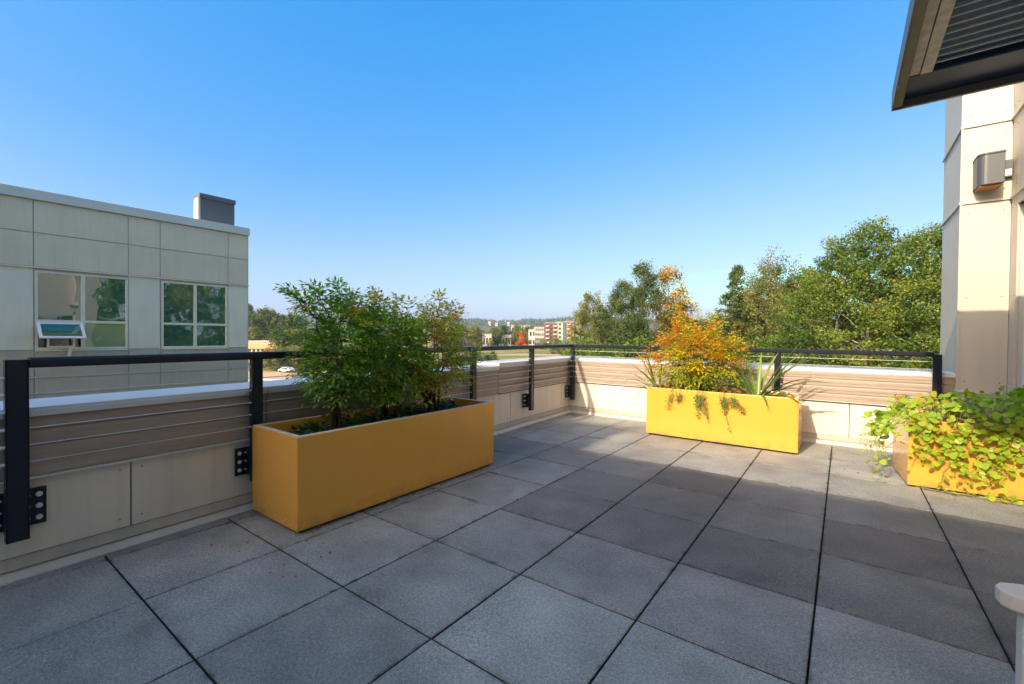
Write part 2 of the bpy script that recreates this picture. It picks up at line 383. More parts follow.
# ================================================================ FOLIAGE
rng = np.random.default_rng(7)
G1 = leafmat('maple_leaves', [(0, (.05, .10, .016)), (.5, (.12, .19, .028)), (.85, (.20, .25, .04)), (1, (.27, .27, .05))], .42)
G2 = leafmat('dark_leaves', [(0, (.035, .07, .02)), (.5, (.075, .12, .03)), (1, (.16, .18, .05))], .35)
G3 = leafmat('olive_leaves', [(0, (.08, .11, .03)), (.5, (.17, .19, .05)), (1, (.33, .29, .09))], .4)
GY = leafmat('golden_leaves', [(0, (.10, .11, .02)), (.5, (.40, .24, .025)), (1, (.62, .33, .03))], .4)
GR = leafmat('orange_leaves', [(0, (.28, .09, .02)), (.5, (.55, .14, .03)), (1, (.6, .22, .04))], .35)
GC = leafmat('conifer_leaves', [(0, (.02, .05, .025)), (.5, (.05, .09, .035)), (1, (.12, .14, .05))], .2)

def crown(seed, H, Rm, zb, prof, ncl, per, leaf, tintspread=.5, flat=.55, sig=.13, inner=.45, droop=0, upw=.9):
    rg = np.random.default_rng(seed)
    cs = []; 
    ph = rg.uniform(0, 6.28, 6)
    while len(cs) < ncl:
        t = rg.uniform(0, 1); a = rg.uniform(0, 2*math.pi)
        lob = 1+.22*math.sin(a*2+ph[0]+t*5)+.16*math.sin(a*3+ph[1]-t*9)+.12*math.sin(a*5+ph[2]+t*13)
        r_ = Rm*prof(t)*lob
        if rg.uniform() > (prof(t)+.12): continue
        q = inner+(1-inner)*math.sqrt(rg.uniform())
        cs.append((r_*q*math.cos(a), r_*q*math.sin(a), zb+(H-zb)*t, t, q))
    cs = np.array(cs)
    C = np.repeat(cs[:, :3], per, 0); n = len(C)
    sz = np.repeat(rg.uniform(.55, 1.35, len(cs)), per)*sig*Rm
    off = np.clip(rg.normal(0, 1, (n, 3)), -1.5, 1.5); off[:, 2] *= flat
    dd = np.stack([C[:, 0]/Rm*.8, C[:, 1]/Rm*.8, np.full(n, .9)], 1); dd /= np.linalg.norm(dd, axis=1)[:, None]
    C = C+off*sz[:, None]+dd*(np.clip(rg.normal(0, 1, n), -1.5, 1.5)*sz*upw)[:, None]
    rad = np.hypot(C[:, 0], C[:, 1]); C[:, 2] -= droop*rad
    D = rg.normal(0, 1, (n, 3)); D[:, 2] -= .25
    Nn = rg.normal(0, .65, (n, 3)); Nn[:, 2] += .8
    tint = np.clip(np.repeat(rg.uniform(.5-tintspread*.7, .5+tintspread*.7, len(cs)), per)+rg.normal(0, .16, n), 0, 1)
    L_ = leaf*rg.uniform(.6, 1.3, n)
    return cs, C, D, Nn, L_, L_*.72, tint

def limbs(cs, H, Rt, seed, k=26, lean=.02):
    rg = np.random.default_rng(seed); b = MB()
    pts = []; x = y = 0
    for i in range(9):
        t = i/8; pts.append((x, y, H*.96*t)); x += rg.normal(0, lean*H/4); y += rg.normal(0, lean*H/4)
    b.tube(pts, [Rt*(1.25 if i == 0 else 1)*(1-.9*i/8) for i in range(9)], 8)
    idx = rg.choice(len(cs), min(k, len(cs)), replace=False)
    for i in idx:
        c = Vector(cs[i][:3]); zt = max(.12*H, c.z-math.hypot(c.x, c.y)*rg.uniform(.5, 1.0)); q = zt/(H*.96)*8; j = min(7, int(q)); fr = q-j
        s0 = Vector(pts[j]).lerp(Vector(pts[j+1]), fr)
        mid = s0.lerp(c, .5)+Vector((rg.normal(0, .2), rg.normal(0, .2), .06*H*rg.uniform(0, .5)))
        r0 = Rt*.35*(1-.75*zt/H)
        b.tube([s0, mid, c], [r0, r0*.6, r0*.2], 5)
    return b

PROT = {}
def make_tree(kind, seed, H, Rm, zb, prof, ncl, per, leaf, lm, bm, Rt=None, **kw):
    k = kw.pop('k', 26); ln = kw.pop('lean', .02)
    cs, C, D, Nn, L_, W_, t = crown(seed, H, Rm, zb, prof, ncl, per, leaf, **kw)
    root = empty(kind)
    limbs(cs, H, Rt or H*.014, seed, k, ln).build('trunk', bm, root, smooth=True)
    leaf_mesh('crown', C, D, Nn, L_, W_, t, lm, root)
    return root
oval = lambda t: max(0, math.sin(math.pi*min(1, max(0, t*.92+.06))))**.6
dome = lambda t: (min(1, t/.12)**.5)*math.sqrt(max(0, 1-(max(0, t-.25)/.75)**2.2))
cone = lambda t: max(.03, (1-t)**.85)*min(1, .5+t*6)
spire = lambda t: max(.04, (1-t)**.7)*min(1, .35+t*4)
def proto(key, *a, **k): PROT[key] = [make_tree(*a, **k), 0]
def put(key, loc, s=1., rz=0, label=None, cat='tree', group=None, sz=None):
    P = PROT[key]
    o = P[0] if P[1] == 0 else copy_tree(P[0]); P[1] = 1
    o.location = loc; o.rotation_euler = (0, 0, rz); o.scale = (s, s, sz or s)
    return tag(o, label, cat, group)

egg = lambda t: max(.05, math.sin(math.pi*min(1, max(0, t**.8*.93+.05))))**.75
proto('mapleA', 'maple_tree', 11, 23, 4.9, 1.5, egg, 150, 250, .26, G1, M['palebark'], .26, tintspread=.6, sig=.13, flat=.5, k=46, upw=.75)
proto('mapleB', 'maple_tree', 12, 23, 4.4, 1.2, egg, 130, 250, .26, G1, M['palebark'], .26, tintspread=.65, sig=.14, flat=.5, k=46, upw=.8)
proto('poplarA', 'poplar_tree', 21, 24, 5.2, 2, egg, 170, 210, .28, G2, M['bark'], .25, tintspread=.6, sig=.11, flat=.7, upw=.9)
proto('poplarB', 'poplar_tree', 22, 18, 4.3, 1.0, egg, 130, 190, .28, G3, M['palebark'], .2, tintspread=.5, sig=.12, flat=.7, k=36, upw=1.0)
proto('airy', 'birch_tree', 31, 22, 3.8, 3, egg, 120, 130, .26, G3, M['palebark'], .2, tintspread=.6, sig=.13, flat=.6, k=70, lean=.05, upw=1.7)
proto('pointed', 'fir_tree', 41, 22, 4.3, 2, spire, 210, 100, .28, G2, M['bark'], .2, tintspread=.5, sig=.09, flat=.35, droop=.12, inner=.2, upw=.4)
proto('golden', 'golden_tree', 51, 24, 3.0, 7, oval, 90, 65, .36, GY, M['bark'], .18, tintspread=.7, sig=.2, flat=.8)
proto('under', 'undergrowth_tree', 61, 7, 4.0, .2, dome, 90, 70, .40, G1, M['bark'], .12, tintspread=.6, sig=.2, flat=.6)
proto('fir', 'conifer', 71, 16, 3.1, .8, cone, 90, 45, .6, GC, M['bark'], .2, tintspread=.7, sig=.15, flat=.35, droop=.2, inner=.2, k=4)
proto('roundg', 'broadleaf_tree', 72, 11, 4.3, 1.2, dome, 60, 45, .7, G3, M['bark'], .2, tintspread=.8, sig=.2, flat=.7, k=5)
proto('roundo', 'orange_tree', 73, 9, 3.0, 1, cone, 40, 45, .7, GR, M['bark'], .15, tintspread=.8, sig=.2, k=4)
proto('rounddk', 'dark_broadleaf_tree', 74, 13, 4.6, 1.2, oval, 60, 45, .7, G2, M['bark'], .2, tintspread=.7, sig=.2, k=5)

def top2h(v, depth, u):      # tree height that reaches picture row v
    return CAM[2]-ZG+(336+ (u-512)*.00925-v)/F*depth

GRT = 'tall trees standing beyond the back parapet'
def big(key, u, depth, vtop, H0, rz, label, s_w=None):
    h = top2h(vtop, depth, u); s = h/H0
    put(key, at(u, depth, ZG), (s_w or s), rz, label, 'tree', GRT, sz=s)
# right hand mass
big('mapleA', 834, 52, 243, 23, 0.3, 'green maple with the leftmost peak of the mass at the right', 1.0)
big('mapleB', 866, 49, 222, 23, 1.1, 'tall green maple second from the left in the mass at the right', 1.0)
big('mapleA', 900, 52, 242, 23, 5.0, 'green maple third from the left in the mass at the right', 1.0)
big('mapleB', 930, 46, 226, 23, 2.0, 'tall green maple just left of the cream building wall', 1.0)
big('mapleA', 965, 50, 222, 23, 3.7, 'green maple half hidden behind the cream building wall', 1.0)
big('mapleB', 812, 58, 268, 23, 4.1, 'shorter green maple at the left foot of the green mass', .95)
# centre right, thinner
big('pointed', 735, 74, 262, 22, .5, 'pointed dark green fir left of the thin pale trunked birches', 1.0)
big('airy', 772, 70, 257, 22, 1.2, 'airy thin crowned birch with pale leaning trunk beside the fir', 1.15)
big('poplarB', 748, 82, 288, 18, 0.4, 'olive tree filling the gap behind the thin birches', 1.2)
big('mapleB', 792, 76, 282, 23, 2.9, 'green tree behind the birch with the leaning trunk', 1.0)
big('poplarB', 697, 92, 318, 18, 3.0, 'low olive tree just right of the golden trees', 1.2)
big('airy', 757, 78, 275, 22, 3.4, 'sparse birch with bare pale branches right behind the fir', 1.1)
big('airy', 795, 66, 268, 22, 5.0, 'airy birch with leaning pale trunk next to the big maples', 1.0)
big('poplarB', 715, 95, 312, 18, 1.0, 'low olive tree left of the pointed fir', 1.15)
big('poplarB', 778, 84, 300, 18, 2.0, 'rounded olive tree low behind the thin birches', 1.3)
# left clump by the gold tree
big('poplarA', 642, 92, 266, 24, .2, 'tallest dark green poplar beside the golden tree', 1.12)
big('poplarA', 622, 96, 284, 24, 2.6, 'dark green poplar shouldering the tallest one on its left', .95)
big('poplarB', 592, 98, 292, 18, 4.0, 'olive poplar with pale trunk at the left end of the clump', 1.15)
big('golden', 669, 90, 265, 24, 0, 'slender golden yellow tree rising behind the orange shrub', 1.0)
big('golden', 681, 92, 300, 24, 2, 'shorter golden yellow tree right of the slender one', 1.1)
# beyond the frame, seen in the glass of the building opposite
for i, (u, d, v, k) in enumerate([(1040, 52, 215, 'mapleB'), (1140, 60, 215, 'mapleA'), (1290, 75, 205, 'mapleB'), (1500, 95, 195, 'mapleA'), (1900, 135, 180, 'mapleB')]):
    big(k, u, d, v, 23, i*1.7, 'green maple behind the cream building wall at the right', 1.25)
for i, (x, y) in enumerate([(38, 9), (44, 17), (42, 25), (50, 33), (46, 41), (56, 50), (60, 12), (60, 28)]):
    put('mapleA' if i % 2 else 'mapleB', (x, y, ZG), .95+.05*(i % 3), i*1.3, 'green tree behind the cream building, mirrored in the windows opposite', 'tree', 'trees behind the cream building')
# undergrowth along the foot of the trees
ug = 'low leafy trees along the foot of the tall trees'
rg = np.random.default_rng(5)
ORD = ['first', 'second', 'third', 'fourth', 'fifth', 'sixth', 'seventh', 'eighth', 'ninth', 'tenth', 'eleventh', 'twelfth', 'thirteenth', 'fourteenth', 'fifteenth', 'sixteenth', 'seventeenth', 'eighteenth', 'nineteenth', 'twentieth']
UL = ['bushy low green tree under the maples seen through the railing cables', 'bushy low green tree under the birches', 'bushy low green tree under the poplars']
for i, u in enumerate([585, 603, 622, 640, 658, 676, 695, 715, 735, 755, 775, 795, 812, 830, 850, 870, 890, 910, 930, 950]):
    d = 84 if u < 690 else (64 if u < 800 else 43)
    s = rg.uniform(.8, 1.15)*(1.15 if u < 800 else .85)
    put('under', at(u, d+rg.uniform(-3, 3), ZG), s, rg.uniform(0, 6), ORD[i]+' from the left of the bushy low trees seen through the railing cables', 'small tree', ug+(' at the left' if u < 690 else ' in the middle' if u < 800 else ' at the right'))

# near hill conifers (left, past the corner of the grey building)
gh = 'trees covering the hill beyond the grey building'
for i in range(46):
    u = 240+rg.uniform(-16, 56); d = rg.uniform(238, 300)
    zz = ZG+lefth(u)*min(1, (d-235)/110*1.0)**.8*.9
    key = rg.choice(['fir', 'fir', 'rounddk', 'roundg'])
    put(key, at(u, d, zz-.5), rg.uniform(.8, 1.25), rg.uniform(0, 6), {'fir': 'dark conifer on the hill past the grey building', 'rounddk': 'dark round tree on the hill past the grey building', 'roundg': 'olive round tree on the hill past the grey building'}[key], 'tree', {'fir': 'conifers', 'rounddk': 'dark round trees', 'roundg': 'olive round trees'}[key]+' on the hill beyond the grey building')
# row of small trees between lot and road, and around the town
for i, u in enumerate([266, 274, 283, 292, 301, 312, 322, 335, 350, 370]):
    put('roundg', at(u, 124+rg.uniform(-4, 6), ZG), rg.uniform(.42, .62), rg.uniform(0, 6), 'small olive tree, '+ORD[i]+' from the left in the row along the tan lot', 'tree', 'row of small trees along the tan lot')
for i, (u, s) in enumerate([(281, .95), (291, 1.0), (300, .85), (309, 1.05), (322, 1.1)]):
    put('roundg' if i % 2 else 'rounddk', at(u, 165+5*i, ZG), s, i*1.3, ORD[i]+' from the left of the trees across the road, '+('olive' if i % 2 else 'dark green'), 'tree', ('olive' if i % 2 else 'dark')+' trees across the road')
tb = 'trees in front of the town'
for i in range(80):
    u = rg.uniform(440, 575); d = rg.uniform(330, 620)
    if d > 380 and 520 < u < 580 and d < 430: d = 480
    key = rg.choice(['roundg', 'rounddk', 'roundg', 'roundg'])
    s = rg.uniform(1.2, 1.75)
    if u > 518 and d < 450: s *= .45
    if 480 < u < 494 or 503 < u < 512: s *= .5
    put(key, at(u, d, ZG), s, rg.uniform(0, 6), 'olive tree among the far town buildings' if key == 'roundg' else 'dark green tree among the far town buildings', 'tree', tb+(' with olive crowns' if key == 'roundg' else ' with dark crowns'))
put('roundo', at(521, 335, ZG), 1.45, 0, 'bright orange autumn tree in front of the far town', 'tree')
put('roundo', at(571, 330, ZG), .8, 1, 'small orange tree under the red apartment block', 'tree')
for i, (u, d) in enumerate([(553, 255), (561, 258), (569, 250), (566, 235)]):
    put('roundg', at(u, d, ZG), .55, i, 'yellow green shrub tree on the field, '+ORD[i]+' of the four before the corner post', 'tree', 'shrub trees on the field near the corner post')
for i, (u, d) in enumerate([(468, 118), (477, 122), (485, 126), (492, 132), (460, 120), (450, 118)]):
    put('rounddk', at(u, d, ZG), .36+.05*(i % 2), i, 'low dark green bush, the '+ORD[i]+' one of the clump right of the leafy shrubs', 'bush', 'bushes on the field behind the railing')
# anything never placed
for k_, P_ in PROT.items(): assert P_[1] == 1, k_

# far woods on the ridge: nobody could count them
def far_woods():
    rg = np.random.default_rng(9); b = MB()
    for i in range(5200):
        u = rg.uniform(-150, 1050); q = rg.uniform(.15, 1.02)**.8; d = 1900+700*q
        z = ZG-.5+farh(u)*math.sin(min(1, q)*math.pi/2)**.8-1
        p = at(u, d); h = rg.uniform(9, 22)*(1.1 if u > 500 else .8); r_ = rg.uniform(5, 10)
        n = 6; a0 = rg.uniform(0, 6); con = rg.uniform() < .45
        v0 = len(b.v)
        prof = [(r_*.8, 0), (r_, h*.35), (r_*.75, h*.75)] if not con else [(r_*.6, 0), (r_*.5, h*.4), (r_*.25, h*.8)]
        for rr, hh in prof:
            for k in range(n):
                j = rg.uniform(.8, 1.2)
                b.v.append((p.x+rr*j*math.cos(a0+k*2*math.pi/n), p.y+rr*j*math.sin(a0+k*2*math.pi/n), z+hh))
        b.v.append((p.x, p.y, z+h*(1.0 if not con else 1.35)))
        mi = int(rg.integers(0, 3))
        for l in range(2):
            for k in range(n):
                b.f.append((v0+l*n+k, v0+l*n+(k+1) % n, v0+(l+1)*n+(k+1) % n, v0+(l+1)*n+k)); b.m.append(mi)
        for k in range(n): b.f.append((v0+2*n+k, v0+2*n+(k+1) % n, v0+3*n)); b.m.append(mi)
    o = b.build('far_woods', [mat('wood_a', (.035, .07, .03), .95), mat('wood_b', (.05, .08, .035), .95), mat('wood_c', (.022, .045, .024), .95)])
    tag(o, 'dark wooded ridge along the horizon', 'woods', kind='stuff')
far_woods()

hz = MB().box(-4500, 4500, -4500, 4500, ZG-1, 160)
hm = bpy.data.materials.new('haze'); hm.use_nodes = True; N_h = hm.node_tree.nodes; N_h.remove(N_h['Principled BSDF'])
pv = N_h.new('ShaderNodeVolumePrincipled'); pv.inputs['Color'].default_value = (.80, .90, 1, 1); pv.inputs['Density'].default_value = .00012; pv.inputs['Anisotropy'].default_value = .2
hm.node_tree.links.new(pv.outputs[0], N_h['Material Output'].inputs['Volume'])
tag(hz.build('haze', hm), kind='stuff')

# ================================================================ FAR BUILDINGS
def fb(name, u0, u1, depth, vtop, thick, wallm, cols, rows, label, winm=None, roofm=None, bands=None, zbase=ZG, wfrac=.55, hfrac=.5, balc=None):
    a, c = at(u0, depth), at(u1, depth); a.z = c.z = 0; t = (c-a); Lw = t.length; ang = math.atan2(t.y, t.x)
    H = CAM[2]-zbase+(336+((u0+u1)/2-512)*.00925-vtop)/F*depth
    root = empty(name, (a.x, a.y, zbase), ang, label, 'building')
    MB().box(0, Lw, 0, thick, -1, H).build('wall', wallm, root)
    MB().box(-.3, Lw+.3, -.3, thick+.3, H, H+.5).build('roof', roofm or M['roof'], root)
    for r_ in range(rows):
        for k in range(cols):
            cx = Lw*(k+.5)/cols; w_ = Lw/cols*wfrac/2; z0 = H*(r_+.5)/rows; hh = H/rows*hfrac/2
            MB().box(cx-w_, cx+w_, -.12, .05, z0-hh, z0+hh).build('window', winm or M['darkglass'], root)
    if balc:
        for r_ in range(rows):
            for k in balc[0]:
                cx = Lw*(k+.5)/cols; w_ = Lw/cols*.42; z0 = H*(r_+.15)/rows
                MB().box(cx-w_, cx+w_, -1.6, -.13, z0, z0+1.1).build('balcony', balc[1], root)
    if bands:
        for (q0, q1, bm) in bands:
            MB().box(Lw*q0, Lw*q1, -.35, -.02, 0, H*.985).build('facade_panel', bm, root)
    return root
mm = lambda n, c: mat(n, c, .8, var=.1, vscale=.3)
maroon, redo, sage, teal, offw, och = mm('maroon_brick', (.19, .085, .075)), mm('red_orange_cladding', (.40, .16, .09)), mm('sage_cladding', (.36, .40, .30)), mm('teal_cladding', (.05, .13, .17)), mm('white_render', (.50, .46, .40)), mm('ochre_render', (.5, .26, .08))
pinkw = mm('pale_pink', (.62, .48, .42))
fb('apartment_block', 545.5, 557, 395, 323.5, 18, maroon, 3, 6, 'dark maroon block with stacked pale balconies in the far town', balc=((0, 2), pinkw))
fb('apartment_block', 557.6, 566, 393, 322.5, 18, sage, 2, 6, 'pale sage green block between maroon and red blocks', bands=((.62, .98, teal),))
fb('apartment_block', 566.6, 574, 391, 321.8, 18, redo, 2, 6, 'red orange block nearest the corner post', balc=((0,), offw))
fb('apartment_block', 574.6, 580, 393, 323, 18, sage, 1, 6, 'narrow pale sage block right of the red orange block')
fb('office_building', 535, 545, 430, 327.5, 16, offw, 5, 4, 'pale far building of four floors with an ochre roof', roofm=och)
fb('office_building', 529, 535.5, 440, 330, 14, offw, 2, 2, 'low white building left of the ochre topped one')
fb('office_building', 521, 530, 500, 326, 14, mm('brownish', (.3, .22, .16)), 3, 3, 'brownish building behind the orange tree')
fb('warehouse', 482.5, 491.5, 372, 334.8, 18, offw, 3, 1, 'white gabled warehouse among trees left of the orange tree', roofm=pinkw)
fb('warehouse', 502, 511, 380, 335.5, 18, offw, 3, 1, 'long low white shed between the warehouse and the orange tree')
fb('warehouse', 455, 466, 360, 337, 20, pinkw, 4, 1, 'low pinkish shed just right of the leafy shrubs', roofm=offw)
fb('tower_house', 511, 515, 520, 325.5, 10, offw, 1, 2, 'small white tower house above the far trees')
for i, (u, v, lb) in enumerate([(488, 321, 'leftmost'), (495, 322.3, 'middle'), (507, 321.5, 'rightmost')]):
    fb('hillside_house', u, u+2.6, 2150, v+.9, 20, pinkw, 3, 1, lb+' of the three tiny pale houses on the wooded ridge', zbase=48)
fb('hillside_building', 282, 297, 330, 319.5, 18, offw, 5, 1, 'long white building on the hill behind the conifers', zbase=12)
fb('hillside_building', 297.5, 316, 350, 321.5, 18, mm('grey_render', (.45, .45, .45)), 5, 1, 'long grey building on the hill right of the white one', zbase=12)
orr = mm('terracotta', (.62, .30, .13))
fb('shop_building', 243, 277.5, 175, 342.5, 22, offw, 8, 1, 'low shop with an orange fascia beyond the grey building', roofm=mm('tan_roof', (.5, .42, .33)))
b_ = bpy.data.objects['shop_building']; Lw = (at(277.5, 175)-at(243, 175)).length
MB().box(-.3, Lw+.2, -.6, -.31, 4.2, 6.2).build('fascia', orr, b_)

# a parked car on the lot
def car(loc, rz, label, body):
    root = empty('parked_car', loc, rz, label, 'car')
    s = MB().prism_x([(-.85, .3), (.85, .3), (.88, .75), (.7, .85), (.55, 1.35), (-.55, 1.35), (-.7, .85), (-.88, .75)], -2.1, 2.1)
    bm_ = MB()
    prof = [(-2.2, .3), (2.2, .3), (2.25, .7), (1.3, .88), (.75, 1.38), (-1.2, 1.40), (-1.9, .95), (-2.25, .85)]
    n = len(prof)
    bm_.add([(x, -.86, z) for x, z in prof]+[(x, .86, z) for x, z in prof], [(i, i+n, (i+1) % n+n, (i+1) % n) for i in range(n)]+[tuple(range(n)), tuple(range(2*n-1, n-1, -1))])
    bm_.build('body', body, root, bevel=.08)
    for x in (-1.35, 1.35):
        for y in (-.82, .82):
            w_ = MB().cyl((x, y, .32), (0, 1, 0), .32, .2).build('wheel', M['core'], root)
    for y in (-.875, .875):
        MB().add([(.95, y, .92), (.65, y, 1.3), (-1.1, y, 1.32), (-1.6, y, .95)], [(0, 1, 2, 3)]).build('side_window', M['darkglass'], root)
    for y in (-.6, .6): MB().box(2.2, 2.3, y-.18, y+.18, .6, .72).build('headlight', M['white'], root)
    return root
car(at(302, 94, ZG+.02), R(20), 'dark parked car with a pale roof beside the kerb', mat('car_paint', (.05, .055, .07), .3, coat=.5))
car(at(286.5, 118, ZG+.02), R(190), 'small white car on the tan lot before the tree row', M['white'])

# ================================================================ GREY BUILDING OPPOSITE (left)
K = 1.8; Q = K/1.35
def LP(s, z): return s*K, CAM[2]+(z-CAM[2])*K
A0 = Vector(CAM)+(Vector((-8.82283497, .96206701, 3.811))-Vector(CAM))*K
gb = empty('grey_building', (A0.x, A0.y, 0), math.atan2(.99976, .0219), 'grey panelled building with two window bays across the gap at the left', 'building')
S1 = 4.04*K
S0 = -16
wins = [(.41, 1.74, 1.06), (2.30, 3.59, 2.93)]
_, zt = LP(0, 3.62); _, zcap = LP(0, 3.80)
_, w0 = LP(0, .87); _, w1 = LP(0, 2.335)
# core with window holes left: built from strips
def core(b, y0, y1):
    segs = [(S0, -3.2*K), (-1.9*K, .41*K), (1.74*K, 2.30*K), (3.59*K, S1)]
    for a, c in segs: b.box(a, c, y0, y1, w0, w1)
    b.box(S0, S1, y0, y1, ZG, w0); b.box(S0, S1, y0, y1, w1, zt)
cb = MB(); core(cb, .03, .3); cb.box(S0, S1, 3, 12, ZG, zt-.3); cb.box(S1-.3, S1, .3, 3, ZG, zt); cb.box(S0, S1-.3, .3, 3, ZG, w0-.2); cb.box(S0, S1-.3, .3, 12, w1+.25, w1+.5)
cb.build('wall_core', M['taupe'], gb)
def panels(parent, rows, vj, y=-.0, gap=.027, skip=(), name='facade_panel'):
    for (z0, z1, m) in rows:
        for a, c in zip(vj[:-1], vj[1:]):
            if (a, c, z0) in skip: continue
            b = MB(); b.box(a+gap/2, c-gap/2, y, y+.028, z0+gap/2, z1-gap/2)
            b.cur = 1
            if z0 > -2:
                for q in (a+.09, c-.09):
                    for z in (z0+.09, z1-.09): b.cyl((q, y-.002, z), (0, 1, 0), .012, .006, 6)
            b.build(name, [m, M['fixture']], parent, bevel=.004, seg=1)
vj = [S0, -11.4, -8.6, -3.2*K, -1.9*K, -1.0*K, .40*K, 1.745*K, 2.28*K, 3.60*K, S1]
zj = [LP(0, z)[1] for z in (3.62, 3.02, 2.40, .86, .60, .33, .03, -.28)]
panels(gb, [(zj[1], zj[0], M['greige']), (zj[2], zj[1], M['greige'])], vj)
wz = [(vj[3], vj[4]), (vj[6], vj[7]), (vj[8], vj[9])]
panels(gb, [(zj[3], zj[2]-.04, M['pale'])], vj, skip=[(a, c, zj[3]) for a, c in wz])
panels(gb, [(zj[i+1], zj[i], M['taupe']) for i in range(3, 7)], vj, name='lower_siding')
panels(gb, [(ZG, -6.2, M['taupe']), (-6.2, -3.9, M['pale']), (-3.9, zj[7], M['taupe'])], vj, name='lower_siding')
MB().box(S0, S1+.04, -.06, -.005, zj[2]-.045, zj[2]-.007).build('trim_strip', M['pale'], gb)
MB().box(S0, S1+.05, -.09, .5, zt, zcap).box(S1-.35, S1+.05, .5, 12, zt, zcap).build('parapet_cap', mat('pale_cap', (.62, .61, .56), .5, var=.15, vscale=1.5), gb, bevel=.01)
# return end wall (faces +y)
MB().box(S1, S1+.03, .03, 12, ZG, zt-.01).build('end_wall', M['greige'], gb)
# windows: frame with mullion and transom, four panes
def window4(x0, x1, xm, z0, z1, ztr, awning=False, blind=()):
    fr = MB(); f = .073; y0, y1 = .0, .07
    fr.box(x0, x1, y0, y1, z0, z0+f).box(x0, x1, y0, y1, z1-f, z1)
    fr.box(x0, x0+f, y0, y1, z0+f, z1-f).box(x1-f, x1, y0, y1, z0+f, z1-f)
    fr.box(xm-f*.7, xm+f*.7, y0, y1, z0+f, z1-f)
    fr.box(x0+f, xm-f*.7, y0, y1, ztr-f*.6, ztr+f*.6).box(xm+f*.7, x1-f, y0, y1, ztr-f*.6, ztr+f*.6)
    fr.cur = 1; fr.box(x0-.01, x1+.01, -.04, -.001, z0-.05, z0-.008)
    w_ = fr.build('window', [M['pale'], M['pale']], gb)
    i = 0
    for a, c in ((x0+f, xm-f*.7), (xm+f*.7, x1-f)):
        for p, q in ((z0+f, ztr-f*.6), (ztr+f*.6, z1-f)):
            if not (awning and i == 0):
                MB().box(a, c, .045, .05, p, q).build('pane', M['blind'] if i in blind else M['glass'], w_)
            else:
                MB().box(a, c, .30, .31, p, q).build('insect_screen', M['darkglass'], w_)
            i += 1
    return w_
zwA, zwB, ztr = w0, w1, LP(0, 1.405)[1]
wA = window4(.41*K, 1.74*K, 1.06*K, w0, w1, ztr, True, (2,))
window4(2.30*K, 3.59*K, 2.93*K, w0, w1, ztr)
window4(-3.2*K, -1.9*K, -2.55*K, w0, w1, ztr)
# open awning sash: hinged at the transom, tilted out
ax0, ax1 = .43*K, 1.05*K; zh = ztr-.06; Ls = .62*Q; th = R(52)
dz_, dy_ = -math.cos(th), -math.sin(th)
sash = MB(); hw = (ax1-ax0)/2; cxm = (ax0+ax1)/2; up = Vector((0, dy_, dz_)); nrm = Vector((0, dz_, -dy_))
def sb(u0, u1, l0, l1, t=.022):
    c = Vector((cxm+(u0+u1)/2, 0-.03, zh))+up*((l0+l1)/2)
    sash.obox(c, Vector(((u1-u0)/2, 0, 0)), up*((l1-l0)/2), nrm*t)
sb(-hw, hw, 0, .08); sb(-hw, hw, Ls-.08, Ls); sb(-hw, -hw+.08, .08, Ls-.08); sb(hw-.08, hw, .08, Ls-.08)
so_ = sash.build('awning_sash', M['white'], gb)
gp = MB(); gp.obox(Vector((cxm, -.03, zh))+up*(Ls/2), (hw-.08, 0, 0), up*(Ls/2-.08), nrm*.005); gp.build('sash_pane', M['glass'], so_)
# inner opening frame and a stay bracket
ib = MB(); zb_ = w0+.06
for a, c, p, q in ((cxm-.32, cxm+.36, zb_, zb_+.065), (cxm-.32, cxm-.265, zb_+.065, zb_+.40), (cxm+.305, cxm+.36, zb_+.065, zb_+.40)): ib.box(a, c, -.10, -.06, p, q)
ib.build('inner_frame', M['white'], gb)
MB().obox((cxm+.22, -.16, w0-.09), (.045, 0, .0), (0, .012, 0), (.04, 0, .18)).build('stay_bracket', M['pale'], gb)
# dark roof vent box, sunlight on its end put in as cream colour
vx0, vz1 = LP(3.10, 4.50); vx1, vz0 = LP(3.88, 3.6)
vb = empty('roof_vent', (A0.x, A0.y, 0), math.atan2(.99976, .0219), 'dark metal vent box with overhanging lid on the grey roof', 'roof vent')
MB().box(vx0+.06, vx1-.03, .60, 1.06, vz0, vz1-.16).build('vent_body', M['roofdark'], vb, bevel=.01)
MB().box(vx0, vx1, .53, 1.12, vz1-.19, vz1).build('vent_lid', M['roofdark'], vb, bevel=.015)
MB().box(vx0-.03, vx0+.055, .58, 1.09, vz0, vz1-.20).build('vent_sunlit_end', M['creamwall'], vb)
cx0, cz1 = LP(3.0, 3.9)
vc = MB().box(cx0-.35, vx0+.2, 1.5, 2.1, vz0, cz1+.16).build('roof_hatch', M['pale'], None)
vc.location = (A0.x, A0.y, 0); vc.rotation_euler = (0, 0, math.atan2(.99976, .0219)); tag(vc, 'low pale box on the grey roof left of the dark vent', 'roof hatch')

